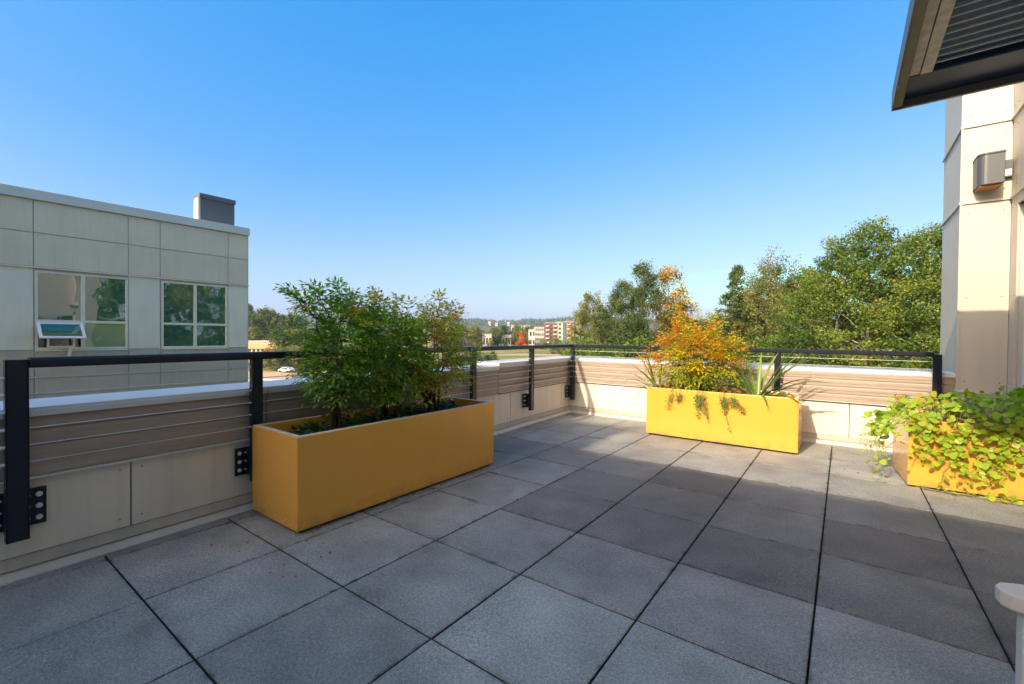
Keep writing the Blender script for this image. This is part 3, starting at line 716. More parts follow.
# ================================================================ TERRACE
# pavers
def terrace():
    rg = np.random.default_rng(4); T = .61; g_ = .0038
    V = []; Fc = []; tone = []; edge = []
    for i in range(-1, 8):
        for j in range(-15, 11):
            x0, x1, y0, y1 = i*T+g_, (i+1)*T-g_, j*T+g_, (j+1)*T-g_
            if j == 10: y1 = 6.36
            tn = rg.uniform(.62, .95)
            # the stained slabs in the middle of the terrace
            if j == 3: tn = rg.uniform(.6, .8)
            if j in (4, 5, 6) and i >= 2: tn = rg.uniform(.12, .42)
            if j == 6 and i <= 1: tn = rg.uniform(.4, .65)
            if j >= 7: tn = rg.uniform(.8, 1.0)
            dz = rg.normal(0, .0012, 4); b = .004
            base = len(V); n = 9
            us = [0, .004/T, .03, .12, .5, .88, .97, 1-.004/T, 1]
            for a, q in enumerate(us):
                for c, p in enumerate(us):
                    z = dz[0]*(1-q)*(1-p)+dz[1]*q*(1-p)+dz[2]*q*p+dz[3]*(1-q)*p
                    rim = (a in (0, n-1)) or (c in (0, n-1))
                    V.append((x0+(x1-x0)*p, y0+(y1-y0)*q, z-(.004 if rim else 0)))
                    edge.append(1. if min(a, c, n-1-a, n-1-c) < 2 else (.5 if min(a, c, n-1-a, n-1-c) == 2 else (.12 if min(a, c, n-1-a, n-1-c) == 3 else 0)))
            for a in range(n-1):
                for c in range(n-1):
                    k = base+a*n+c; Fc.append((k, k+1, k+n+1, k+n)); tone.append(tn)
            sb_ = len(V)
            for (x, y) in ((x0, y0), (x1, y0), (x1, y1), (x0, y1)):
                V.append((x, y, -.004)); V.append((x, y, -.05)); edge += [1, 1]
            for k in range(4):
                a = sb_+2*k; c = sb_+2*((k+1) % 4); Fc.append((a, a+1, c+1, c)); tone.append(-1)
    me = bpy.data.meshes.new('terrace_floor'); me.from_pydata(V, [], Fc); me.materials.append(M['paver']); me.materials.append(M['core'])
    me.polygons.foreach_set('material_index', [1 if t < 0 else 0 for t in tone])
    me.attributes.new('tone', 'FLOAT', 'FACE').data.foreach_set('value', np.array(tone, np.float32))
    me.attributes.new('edge', 'FLOAT', 'POINT').data.foreach_set('value', np.array(edge, np.float32))
    o = bpy.data.objects.new('terrace_floor', me); COL.objects.link(o); tag(o, kind='structure')
    MB().box(-.9, 5, -9.1, 6.6, -.3, -.045).build('terrace_slab', M['core'])['kind'] = 'structure'
terrace()

WA = Vector((-.121, .2, 0)); WB = Vector((-.40, 6.36, 0)); wt = (WB-WA).normalized(); WANG = math.atan2(wt.y, wt.x)
def parapet(name, loc, ang, s0, s1, pj, bandj, label, caps, zb0, zb1, outer=.30):
    root = empty(name, loc, ang, label, 'parapet wall')
    MB().box(s0, s1, .013, outer, -.28, .80).build('wall_core', M['core'], root)
    MB().box(s0, s1, outer, outer+.02, -.3, .79).build('outer_cladding', M['panel'], root)
    for a, c in zip(pj[:-1], pj[1:]):
        b = MB().box(a+.004, c-.004, 0, .012, .10, .474)
        b.cur = 1
        for x in (a+.05, c-.05):
            for z in (.15, .43): b.cyl((x, -.001, z), (0, 1, 0), .006, .004, 8)
        b.build('cladding_panel', [M['panel'], M['flash']], root)
    for (a, c, zb, zt_) in bandj:
        b = MB(); n = 4; h = (zt_-zb)/n
        prof = [(.012, zb)]
        for i in range(n):
            z = zb+i*h; prof += [(-.012, z+.0), (-.022, z+.004), (-.022, z+h-.007), (-.013, z+h-.006), (-.013, z+h-.001)]
        prof += [(.012, zt_)]
        b.prism_x([(y, z) for y, z in prof], a+.003, c-.003).build('siding_band', M['band'], root)
        MB().prism_x([(.012, zb-.010), (-.034, zb-.012), (-.036, zb-.004), (-.024, zb-.001), (.012, zb-.001)], a+.001, c-.001).build('drip_trim', M['cap'], root)
    for (a, c, z0, yy) in caps:
        MB().prism_x([(-.040-yy, z0-.012), (-.036-yy, z0-.014), (-.034-yy, z0+.001), (outer+.03, z0+.001), (outer+.03, z0-.03), (outer+.045, z0-.03), (outer+.045, z0+.036), (-.040-yy, z0+.034)], a, c).build('cap_flashing', M['cap'], root, bevel=.003, seg=1)
    MB().prism_x([(.010, .094), (.002, .097), (-.012, .05), (-.03, .042), (-.032, .048), (-.002, .09), (.0, .0), (.010, .0)][:6][::1]+[(.010, .03)], s0, s1).build('upper_flashing', M['flash'], root)
    MB().prism_x([(.012, .036), (-.024, .036), (-.034, .040), (-.036, .030), (-.052, .006), (-.062, .004), (-.062, -.02), (.012, -.02)], s0, s1).build('base_flashing', M['lip'], root)
    return root
Lc = (WB-WA).length-.05
lw_ = parapet('parapet_wall', WA, WANG, -9.2, Lc, [-9.2, -7.2, -5.94, -4.65, -3.35, -2.05, -.755, .542, 1.84, 3.14, 4.434, 5.837, Lc],
        [(-9.2, -4, .487, .80), (-4, 1.3, .487, .80), (1.3, 4.12, .487, .80), (4.123, Lc, .505, .838)], 'left parapet wall with shaded taupe band running past the long planter',
        [(-9.2, -4, .80, 0), (-3.997, 1.3, .80, 0), (1.303, 4.12, .80, 0), (4.11, Lc+.02, .838, .006)], .487, .80)
BX0 = -.40
bw_ = parapet('parapet_wall', (BX0, 6.31, 0), 0, -.35, 4.45, [.0, .44, 2.30, 3.6, 4.45],
        [(-.0, 4.45, .500, .835)], 'back parapet wall in full sun behind the orange shrub planter', [(-.36, 4.45, .838, 0)], .5, .83)

# railing
def post(parent, s, z0=.205, wide=.066, sides=(1,), zt_=1.035):
    b = MB().box(s-wide/2, s+wide/2, -.108, -.070, z0, zt_)
    b.box(s-wide/2-.004, s-wide/2, -.112, -.066, z0, zt_).box(s+wide/2, s+wide/2+.004, -.112, -.066, z0, zt_)
    p = b.build('post', M['black'], parent, bevel=.002, seg=1)
    for sd in sides:
        a = s+sd*(wide/2+.004); c = a+sd*.072
        q = MB().box(min(a, c), max(a, c), -.026, -.018, .245, .43)
        q.box(min(a, a-sd*.012), max(a, a-sd*.012), -.066, -.018, .245, .43)
        pl = q.build('mounting_plate', M['black'], p, bevel=.002, seg=1)
        for z in (.28, .3375, .395):
            bb = MB(); bb.cyl((a+sd*.045, -.029, z), (0, 1, 0), .013, .004, 14); bb.cyl((a+sd*.045, -.034, z), (0, 1, 0), .009, .008, 6)
            bb.build('bolt', M['steel'], p)
            MB().cyl((a+sd*.008, -.030, z), (0, 1, 0), .006, .008, 6).build('bolt', M['steel'], p)
    return p
ZC = [.985, .905, .823, .741, .659, .577, .495, .413]
def rail(parent, a, c):
    prof = [(-.118, 1.044), (-.112, 1.034), (-.066, 1.034), (-.060, 1.044), (-.060, 1.072), (-.068, 1.084), (-.110, 1.084), (-.118, 1.072)]
    MB().prism_x(prof, a, c).build('top_rail', M['black'], parent, bevel=.002, seg=1)
def cables(parent, a, c, n=6):
    for z in ZC[:n]:
        MB().tube([(a, -.089, z), (c, -.089, z)], .0026, 6).build('cable', M['steel'], parent)
RO = WA
lr = empty('railing', RO, WANG, 'black cable railing along the left parapet from the end post to the corner', 'railing')
p1 = post(lr, .085, .205, .070, (1, -1), 1.075)
fit_ = MB()
for z in ZC[:6]: fit_.cyl((.085-.047, -.089, z), (1, 0, 0), .009, .018, 8)
fit_.build('cable_ends', M['steel'], lr)
PL = [1.195, 2.37, 3.55, 4.80, 6.05]
for s_ in PL: post(lr, s_, .205, .060, (-1,))
rail(lr, .125, 6.16); cables(lr, .06, 6.05)
cl = MB()
for s_ in PL:
    for z in ZC[:6]: cl.cyl((s_-.036, -.089, z), (1, 0, 0), .006, .012, 6)
cl.build('cable_ferrules', M['steel'], lr)
br = empty('railing', (BX0, 6.31, 0), 0, 'black cable railing along the sunny back parapet ending at the cream wall', 'railing')
post(br, 2.50-BX0, .25, .055, (-1,)); post(br, 3.905-BX0, .25, .060, (-1,), 1.06)
rail(br, .10, 3.88-BX0); cables(br, .12, 3.90-BX0)
cl = MB()
for s_ in (2.5-BX0, 3.905-BX0):
    for z in ZC[:6]: cl.cyl((s_+.036, -.089, z), (1, 0, 0), .006, .014, 6)
cl.build('cable_ferrules', M['steel'], br)

# ---- planters
def planter(loc, rz, Lx, Ly, H, label, soil_z):
    root = empty('planter', loc, rz, label, 'planter'); t = .042
    b = MB(); b.box(0, Lx, 0, t, .018, H).box(0, Lx, Ly-t, Ly, .018, H).box(0, t, t+.0005, Ly-t-.0005, .018, H-.0005).box(Lx-t, Lx, t+.0005, Ly-t-.0005, .018, H-.0005)
    # one welded shell
    o = MB(); i0, i1, j0, j1 = t, Lx-t, t, Ly-t
    P = [(0, 0), (Lx, 0), (Lx, Ly), (0, Ly)]; Q = [(i0, j0), (i1, j0), (i1, j1), (i0, j1)]
    v = [(x, y, .018) for x, y in P]+[(x, y, H) for x, y in P]+[(x, y, H) for x, y in Q]+[(x, y, soil_z-.06) for x, y in Q]
    f = []; mi = []
    for k in range(4):
        n = (k+1) % 4
        f += [(k, n, n+4, k+4)]; mi.append(0)
        f += [(k+4, n+4, n+8, k+8)]; mi.append(1)
        f += [(k+8, n+8, n+12, k+12)]; mi.append(0)
    f += [(3, 2, 1, 0)]; mi.append(0); f += [(12, 13, 14, 15)]; mi.append(0)
    o.add(v, f); o.m = mi
    o.build('box', [M['yellow'], M['rim']], root, bevel=.007, seg=3)
    MB().box(.03, Lx-.03, .03, Ly-.03, .0, .0175).build('foot', M['core'], root)
    s = MB(); nx, ny = 26, 10; rg = np.random.default_rng(int(Lx*100))
    for a in range(ny+1):
        for c in range(nx+1):
            s.v.append((t+(Lx-2*t)*c/nx, t+(Ly-2*t)*a/ny, soil_z+rg.normal(0, .008)))
    for a in range(ny):
        for c in range(nx):
            k = a*(nx+1)+c; s.f.append((k, k+1, k+nx+2, k+nx+1)); s.m.append(0)
    s.build('soil', M['soil'], root, smooth=True)
    return root
planter((-.068, 1.363, 0), 0, .592, 1.876, .592, 'long yellow planter in shade by the left parapet with three green shrubs', .50)
planter((1.173, 5.457, 0), 0, 1.60, .57, .588, 'yellow planter in full sun before the back parapet', .51)
planter((3.575, 4.86, 0), R(5), .70, .62, .555, 'small yellow planter at the right overgrown with round leaves', .48)

# ---- shrubs with feathery compound leaves
NG = leafmat('nandina_green', [(0, (.08, .20, .025)), (.35, (.18, .36, .035)), (.62, (.40, .50, .06)), (.8, (.58, .46, .07)), (.92, (.55, .24, .06)), (1, (.55, .14, .05))], .42, .38, .45)
NO = leafmat('nandina_orange', [(0, (.24, .36, .02)), (.35, (.52, .52, .03)), (.6, (.75, .42, .02)), (.85, (.72, .22, .02)), (1, (.6, .10, .03))], .4, .42, .4)
IV = leafmat('ground_leaves', [(0, (.015, .05, .012)), (.6, (.04, .11, .02)), (1, (.14, .22, .03))], .25, .4, .5)
def nandina(name, base, centre, rx, ry, rz_, n_sprays, seed, lm, label, tintf, stems=7, spikes=(), leafL=.050, trunk=.008, splay=.12, per=(7, 12)):
    rg = np.random.default_rng(seed); root = empty(name, base, 0, label, 'shrub'); B = Vector(base)
    C0 = Vector(centre)-B; st = MB(); tips = []
    for k in range(stems):
        a = rg.uniform(0, 6.28); b0 = Vector((rg.normal(0, .03), rg.normal(0, .05), -.03))
        e = C0+Vector((rx*.7*math.cos(a)*rg.uniform(.2, 1), ry*.8*math.sin(a)*rg.uniform(.2, 1), rg.uniform(-.1, .7)*rz_))
        m1 = b0.lerp(e, .35)+Vector((rg.normal(0, .02), rg.normal(0, .03), .08)); m2 = b0.lerp(e, .7)+Vector((rg.normal(0, .03), rg.normal(0, .03), .04))
        st.tube([b0, m1, m2, e], [trunk*1.2, trunk, trunk*.7, trunk*.3], 6); tips += [m2, e]
    st2 = MB(); C = []; D = []; Nn = []; L_ = []; T = []
    def spray(p, d, length, nl, tb):
        d = d.normalized(); side = d.cross(Vector((0, 0, 1))); 
        if side.length < .1: side = Vector((1, 0, 0))
        side.normalize(); up_ = side.cross(d)
        tip = p+d*length+Vector((0, 0, -.25*length))
        for q in range(nl):
            t = (q+.5)/nl; pp = p.lerp(tip, t)+Vector((0, 0, .10*length*math.sin(t*3.14)))
            for sg in (-1, 1):
                for rep in range(2):
                    dd = (d*.75+side*sg*rg.uniform(.6, 1.3)+up_*rg.normal(0, .4)).normalized()
                    o_ = pp+dd*rep*leafL*.9
                    C.append(o_); D.append(dd+Vector((0, 0, -.25))); nn = up_+Vector(rg.normal(0, .45, 3)); Nn.append(nn); L_.append(leafL*rg.uniform(.65, 1.25)*(1-.25*t)); T.append(tb+rg.normal(0, .07))
        C.append(tip); D.append(d+Vector((0, 0, -.3))); Nn.append(up_); L_.append(leafL*1.1); T.append(tb)
        st2.tube([p, p.lerp(tip, .5)+Vector((0, 0, .1*length)), tip], [.0022, .0015, .001], 3, False)
    ph = rg.uniform(0, 6.28, 5)
    for k in range(n_sprays):
        v = rg.normal(0, 1, 3); v /= np.linalg.norm(v); a = math.atan2(v[1], v[0])
        lob = 1+.18*math.sin(3*a+ph[0]+v[2]*3)+.12*math.sin(5*a+ph[1]-v[2]*4)
        q = rg.uniform(.25, 1)**.55*lob
        p = C0+Vector((v[0]*rx*q, v[1]*ry*q, v[2]*rz_*q))
        d = Vector((v[0], v[1], v[2]*.6+.15))+Vector(rg.normal(0, .35, 3))
        tb = tintf(p+B, q, rg)
        nn = int(rg.integers(*per))//2
        spray(p, d, rg.uniform(.09, .17), nn, tb)
        if rg.uniform() < .10:
            near = min(tips, key=lambda t_: (t_-p).length); st2.tube([near, near.lerp(p, .5)+Vector((0, 0, .02)), p], [.004, .003, .002], 4, False)
    for (sx, sy, sz_, ln) in spikes:       # shoots standing out of the crown
        p = Vector((sx, sy, sz_))-B; a = C0.lerp(p, .45)
        st2.tube([a, a.lerp(p, .5)+Vector((0, 0, -.02)), p], [.005, .0035, .0015], 4, False)
        for q in np.linspace(.35, 1, ln):
            pp = a.lerp(p, q); dr = (p-a).normalized()
            for _ in range(2):
                spray(pp, dr*.7+Vector(rg.normal(0, .7, 3)), .05+.05*(1.1-q), 2, tintf(pp+B, 1, rg)-.05)
    st.build('stems', M['stem'], root, smooth=True)
    leaf_mesh('foliage', np.array([tuple(c) for c in C]), np.array([tuple(c) for c in D]), np.array([tuple(c) for c in Nn]), np.array(L_), np.array(L_)*.36, np.clip(T, 0, 1), [lm, M['stem']], root, extra=st2)
    return root
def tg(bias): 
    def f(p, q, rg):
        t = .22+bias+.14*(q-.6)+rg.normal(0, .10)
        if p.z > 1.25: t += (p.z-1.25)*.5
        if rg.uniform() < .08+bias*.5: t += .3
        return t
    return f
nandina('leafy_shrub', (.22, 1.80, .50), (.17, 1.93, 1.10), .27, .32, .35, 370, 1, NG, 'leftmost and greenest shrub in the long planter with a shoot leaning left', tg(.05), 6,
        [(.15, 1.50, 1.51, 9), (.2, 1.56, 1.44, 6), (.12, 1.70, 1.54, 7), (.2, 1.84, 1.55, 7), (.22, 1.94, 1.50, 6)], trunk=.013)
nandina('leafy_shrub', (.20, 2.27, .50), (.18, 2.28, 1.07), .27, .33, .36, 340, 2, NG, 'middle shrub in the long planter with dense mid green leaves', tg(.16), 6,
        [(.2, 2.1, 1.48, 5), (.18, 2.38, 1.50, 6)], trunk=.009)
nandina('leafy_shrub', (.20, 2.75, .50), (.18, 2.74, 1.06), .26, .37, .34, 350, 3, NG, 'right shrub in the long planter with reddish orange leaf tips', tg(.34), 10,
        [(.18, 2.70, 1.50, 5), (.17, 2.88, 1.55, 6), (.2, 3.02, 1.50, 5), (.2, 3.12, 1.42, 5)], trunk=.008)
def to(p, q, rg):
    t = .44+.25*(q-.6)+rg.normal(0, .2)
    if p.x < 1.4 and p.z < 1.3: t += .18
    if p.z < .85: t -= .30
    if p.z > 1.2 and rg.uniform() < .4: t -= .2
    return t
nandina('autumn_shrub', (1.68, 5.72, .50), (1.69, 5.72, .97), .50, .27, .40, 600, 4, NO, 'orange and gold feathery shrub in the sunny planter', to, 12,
        [(1.42, 5.72, 1.55, 6), (1.5, 5.75, 1.52, 6), (1.6, 5.7, 1.40, 4), (1.25, 5.7, 1.15, 4), (2.1, 5.7, 1.15, 4)], trunk=.007)

# low green ground cover in the long planter and the back one
def groundcover(name, x0, x1, y0, y1, z, n, seed, label, lm=IV, leaf=.035, hmax=.12):
    rg = np.random.default_rng(seed)
    cl_ = np.stack([rg.uniform(x0, x1, 60), rg.uniform(y0, y1, 60), np.full(60, z)], 1); k = rg.integers(0, 60, n)
    C = cl_[k]+rg.normal(0, 1, (n, 3))*np.array([.035, .045, 0]); C[:, 0] = np.clip(C[:, 0], x0, x1); C[:, 1] = np.clip(C[:, 1], y0, y1)
    C[:, 2] = z+rg.uniform(0, 1, n)**1.2*hmax*(.4+.6*((k*37) % 11)/10)
    D = rg.normal(0, 1, (n, 3)); D[:, 2] *= .3; N_ = rg.normal(0, .4, (n, 3)); N_[:, 2] += 1
    L_ = leaf*rg.uniform(.6, 1.3, n)
    o = leaf_mesh(name, C, D, N_, L_, L_*.7, np.clip(((k*53) % 17)/17*.7+rg.normal(0, .15, n), 0, 1), lm); tag(o, label, 'ground cover', kind='stuff')
groundcover('ground_cover', -.01, .46, 1.50, 3.15, .50, 2600, 1, 'low dark green ground cover filling the long planter')
groundcover('ground_cover', 1.23, 2.70, 5.51, 5.97, .50, 1500, 2, 'low green ground cover in the sunny planter', hmax=.08)

# flax with strap leaves
FL = leafmat('flax_blades', [(0, (.06, .14, .03)), (.5, (.18, .29, .05)), (1, (.42, .42, .11))], .25, .35, .5)
def flax(base, blades, seed, label, zmin=.0):
    rg = np.random.default_rng(seed); root = empty('flax_plant', base, 0, label, 'plant')
    V = []; Fc = []; T = []
    for (az, el, ln, droop, wd) in blades:
        d = Vector((math.cos(az)*math.cos(el), math.sin(az)*math.cos(el), math.sin(el))); sd = Vector((-math.sin(az), math.cos(az), 0))
        b0 = Vector((rg.normal(0, .02), rg.normal(0, .02), 0)); n = 9; t_ = float(np.clip(rg.normal(.45, .25), 0, 1))
        for i in range(n+1):
            q = i/n; p = b0+d*ln*1.38*q+Vector((0, 0, -droop*1.7*ln*q*q*q)); wv = 1.9*wd*(.6+.8*q if q < .35 else .88*(1-((q-.35)/.65)**1.6)+.01)
            up_ = d.cross(sd); fo = up_*wv*.25
            V += [tuple(p-sd*wv/2+fo), tuple(p), tuple(p+sd*wv/2+fo)]
        k = len(V)-3*(n+1)
        for i in range(n):
            a = k+3*i; Fc += [(a, a+1, a+4, a+3), (a+1, a+2, a+5, a+4)]; T += [t_+rg.normal(0, .03)]*2
    me = bpy.data.meshes.new('blades'); me.from_pydata(V, [], Fc); me.materials.append(FL)
    me.attributes.new('tint', 'FLOAT', 'FACE').data.foreach_set('value', np.array(T, np.float32))
    me.polygons.foreach_set('use_smooth', [True]*len(Fc))
    o = bpy.data.objects.new('blades', me); COL.objects.link(o); o.parent = root
rg = np.random.default_rng(15)
bl = [(R(a), R(e), l, dr, w_) for a, e, l, dr, w_ in [(178, 48, .62, .25, .02), (200, 38, .55, .6, .02), (165, 60, .60, .15, .02), (190, 30, .42, .9, .018), (215, 55, .5, .35, .02), (150, 70, .5, .1, .02), (230, 45, .38, .8, .018), (100, 65, .4, .2, .018), (185, 68, .56, .1, .018), (205, 25, .36, 1.0, .016), (172, 40, .66, .5, .018), (250, 60, .35, .5, .018)]]
flax((1.27, 5.62, .50), bl, 3, 'drooping flax with strap leaves at the left end of the sunny planter')
bl = [(R(a), R(e), l, dr, w_) for a, e, l, dr, w_ in [(10, 50, .62, .15, .03), (-10, 40, .6, .25, .03), (30, 55, .6, .1, .03), (150, 50, .5, .1, .03), (170, 60, .5, .1, .028), (0, 62, .62, .1, .03), (-30, 25, .5, .35, .03), (-15, 20, .42, .5, .028), (200, 40, .45, .2, .028), (225, 45, .4, .3, .028), (90, 70, .5, .1, .028), (60, 60, .55, .1, .028), (-60, 40, .32, .6, .026), (20, 32, .55, .35, .028), (130, 62, .52, .1, .028), (-5, 52, .74, .2, .026), (240, 60, .4, .2, .026), (5, 35, .65, .25, .03)]]
flax((2.34, 5.64, .49), bl, 4, 'upright green flax at the right end of the sunny planter')

# trailing vine hanging over the front of the sunny planter
def trailing():
    rg = np.random.default_rng(8); root = empty('trailing_vine', (1.7, 5.45, .55), 0, 'thin vine strands hanging down the sunny planter front', 'vine')
    st = MB(); C = []; D = []; N_ = []; L_ = []; T = []
    strands = [(1.50, .20, -.06), (1.58, .10, 0), (1.80, .25, 0.0), (1.84, .22, .03), (1.86, .30, .05), (2.02, .38, .12), (2.07, .12, .02), (2.17, .16, .10), (2.14, .10, .03), (1.78, .14, 0), (1.83, .12, -.02), (2.06, .18, .01)]
    for x, ln, dx in strands:
        p0 = Vector((x-1.7, .06, .0)); pts = [p0, Vector((x-1.7, -.004, .045)), Vector((x-1.7, -.02, .0))]
        for i in range(1, 7):
            pts.append(Vector((x-1.7+dx*i/6+rg.normal(0, .004), -.020, -ln*i/6)))
        st.tube(pts, .0016, 4, False)
        dense = 3 if ln < .26 else 1
        for i in range(2, len(pts)-1):
            for q in range(4*dense):
                p = pts[i].lerp(pts[i+1], rg.uniform()); C.append(tuple(p+Vector((rg.normal(0, .006*dense), -rg.uniform(0, .012*dense), 0)))); D.append((rg.normal(), -.4, -.6+rg.normal(0, .5))); N_.append((rg.normal(0, .3), -1, .5)); L_.append(rg.uniform(.012, .024)); T.append(rg.uniform(.3, 1))
    leaf_mesh('strands', np.array(C), np.array(D), np.array(N_), np.array(L_), np.array(L_)*.7, np.array(T), [leafmat('vine_leaves', [(0, (.06, .10, .02)), (1, (.2, .26, .04))], .3), M['stem']], root, extra=st)
trailing()

# round leaved trailing plant in the small planter
NL = leafmat('round_leaves', [(0, (.07, .20, .02)), (.4, (.24, .42, .03)), (.8, (.46, .58, .05)), (.95, (.5, .42, .04)), (1, (.6, .35, .03))], .4, .4, .4)
def nasturtium():
    rg = np.random.default_rng(31); root = empty('round_leaved_plant', (3.9, 5.15, .48), 0, 'trailing plant with round bright leaves spilling over the small planter', 'plant'); O = Vector((3.9, 5.15, .48))
    st = MB(); C = []; D = []; N_ = []; L_ = []; T = []
    def leaf(p, n, r_, t):
        C.append(tuple(p-O)); d = Vector(rg.normal(0, 1, 3)); D.append(tuple(d)); N_.append(tuple(n)); L_.append(r_*2); T.append(t)
    cz, sz_ = math.cos(R(5)), math.sin(R(5))
    def PL_(a, b, z): return Vector((3.575+a*cz-b*sz_, 4.86+a*sz_+b*cz, z))   # planter coords
    # mound on top
    for i in range(640):
        a = rg.uniform(-.03, .95); b = rg.uniform(-.02, .7); h = .55+.14*rg.uniform()**.7+.16*max(0, a-.1)*(.5+b)
        p = PL_(a, b, h)
        if a < .45 and rg.uniform() < .1: continue
        leaf(p, Vector((rg.normal(0, .4), -.35+rg.normal(0, .35), .9)), rg.uniform(.012, .031), .4+.5*rg.uniform()*(1.2-a)+(.15 if a < .3 else -.05))
        if rg.uniform() < .4: st.tube([p-O, p.lerp(PL_(a*.7+.1, b*.6+.1, .47), .5)-O, PL_(a*.7+.1, b*.6+.1, .47)-O], .0022, 4, False)
    # front curtain of runners
    for k in range(64):
        a = rg.uniform(-.02, .98); ln = rg.uniform(.10, .50)*(1.0 if a < .75 else 1.1); dx = rg.normal(0, .10)
        pts = [PL_(a, .10, .57), PL_(a, -.02, .59)]
        for i in range(1, 8):
            pts.append(PL_(a+dx*i/7+rg.normal(0, .012), -.025-.02*rg.uniform()-(.0 if i < 7 else .01), .58-ln*i/7))
        st.tube([p-O for p in pts], .0024, 4, False)
        for i in range(1, len(pts)):
            for q in range(2 if rg.uniform() < .75 else 1):
                p = pts[i]+Vector((rg.normal(0, .035), -rg.uniform(.01, .07), rg.normal(0, .03)))
                leaf(p, Vector((rg.normal(0, .4), -.75+rg.normal(0, .2), .75)), rg.uniform(.009, .027), .5+.4*rg.uniform() if rg.uniform() < .93 else .97)
                st.tube([pts[i]-O, p-O], .0015, 3, False)
    # spilling over the left end, out over the floor
    for k in range(16):
        b = rg.uniform(.0, .35); ex = rg.uniform(.06, .26); ln = rg.uniform(.15, .55)
        pts = [PL_(.08, b, .57), PL_(-.02, b, .60)]
        for i in range(1, 8):
            q = i/7; pts.append(PL_(-.03-ex*math.sin(q*2.2)+rg.normal(0, .01), b-.05*q+rg.normal(0, .01), .59-ln*q))
        st.tube([p-O for p in pts], .0022, 4, False)
        for i in range(1, len(pts)):
            for q in range(2):
                if i > 5 and rg.uniform() < .5: continue
                p = pts[i]+Vector((rg.normal(0, .035), -rg.uniform(0, .04), rg.normal(0, .03)))
                leaf(p, Vector((-.3+rg.normal(0, .3), -.6, .8)), rg.uniform(.012, .032)*(1 if i < 5 else .5), .4+.45*rg.uniform())
    # runners lying on the pavers in front
    for k in range(9):
        a = rg.uniform(.0, .9); pts = []; x = a; y = -.02; ang = rg.uniform(-.4, .5)+0
        for i in range(11):
            pts.append(PL_(x, y, .012+.014*rg.uniform())); x += .055*math.cos(ang); y += -.018+.05*math.sin(ang)*.4; y = max(y, -.17); ang += rg.normal(0, .25)
        st.tube([p-O for p in pts], .002, 4, False)
        for p in pts:
            for q in range(2):
                if rg.uniform() < .42:
                    leaf(p+Vector((rg.normal(0, .03), rg.normal(0, .02), rg.uniform(.005, .03))), Vector((rg.normal(0, .3), rg.normal(0, .3)-.2, 1)), rg.uniform(.008, .026), .4+.6*rg.uniform())
    leaf_mesh('foliage', np.array(C), np.array(D), np.array(N_), np.array(L_), np.array(L_), np.clip(T, 0, 1), [NL, mat('vine_stem', (.35, .30, .12), .6)], root, extra=st, sides=9, fold=.07)
    pk = MB()
    for p in (PL_(.62, -.06, .42), PL_(.88, .05, .60), PL_(.95, .1, .62)):
        q = p-O
        for k in range(5):
            a = k*2*math.pi/5; c = q+Vector((.012*math.cos(a), -.004, .012*math.sin(a)))
            pk.obox(c, (.008, 0, 0), (0, .0015, 0), (0, 0, .008))
    pk.build('flowers', mat('pink_petals', (.6, .12, .35), .6), root)
nasturtium()

# fallen leaves
def litter():
    rg = np.random.default_rng(77); P = []
    for i in range(110): P.append((-.28+abs(rg.normal(0, .10)), 6.12-abs(rg.normal(0, .12))))
    for i in range(150): P.append((.53+abs(rg.normal(0, .025)), rg.uniform(1.4, 3.3)))
    for i in range(40): P.append((-.20-.05*rg.uniform(), rg.uniform(3.4, 6.1)))
    for i in range(45): P.append((rg.uniform(0, 1.2), rg.uniform(1.0, 2.2)))
    for i in range(50): P.append((rg.uniform(2.9, 4.3), rg.uniform(4.55, 6.1)))
    for i in range(14): P.append((rg.uniform(0, 3.5), rg.uniform(1.2, 5)))
    n = len(P); C = np.array([(x, y, .005+.008*rg.uniform()) for x, y in P]); D = rg.normal(0, 1, (n, 3)); D[:, 2] *= .1; N_ = rg.normal(0, .3, (n, 3)); N_[:, 2] += 1
    L_ = rg.uniform(.012, .032, n)
    tag(leaf_mesh('leaf_litter', C, D, N_, L_, L_*.5, rg.uniform(0, 1, n), leafmat('dead_leaves', [(0, (.12, .05, .02)), (.7, (.35, .16, .05)), (1, (.55, .45, .3))], .1, .7)), 'small brown fallen leaves scattered over the pavers', 'fallen leaves', kind='stuff')
litter()

# ================================================================ CREAM BUILDING (right) and the added shade wing behind the camera
cbd = empty('cream_building', (4.05, 6.2, 0), 0, 'cream panelled apartment wall with dark canopy brackets at the right edge', 'building')
ox, oy = 4.05, 6.2
def LB(x0, x1, y0, y1, z0, z1, b=None): 
    b = b or MB(); return b.box(x0-ox, x1-ox, y0-oy, y1-oy, z0, z1)
XC = 4.39
ZT = 7.5
cb = LB(4.07, 9, 6.22, 7.23, ZG, ZT)
LB(XC+.02, 9, 6.0, 6.22, ZG, ZT, cb)
LB(XC+.02, 9, 4.9, 6.0, ZG, .72, cb); LB(XC+.02, 9, 4.9, 6.0, 2.45, ZT, cb); LB(XC+.35, 9, 4.9, 6.0, .72, 2.45, cb)
LB(XC+.02, 9, -9, 4.9, ZG, ZT, cb)
cb.build('wall_core', M['core'], cbd)
zz = [ZG, -5.6, -2.5, -.05, .70, 2.555, 3.30, 5.1, 6.3, ZT]
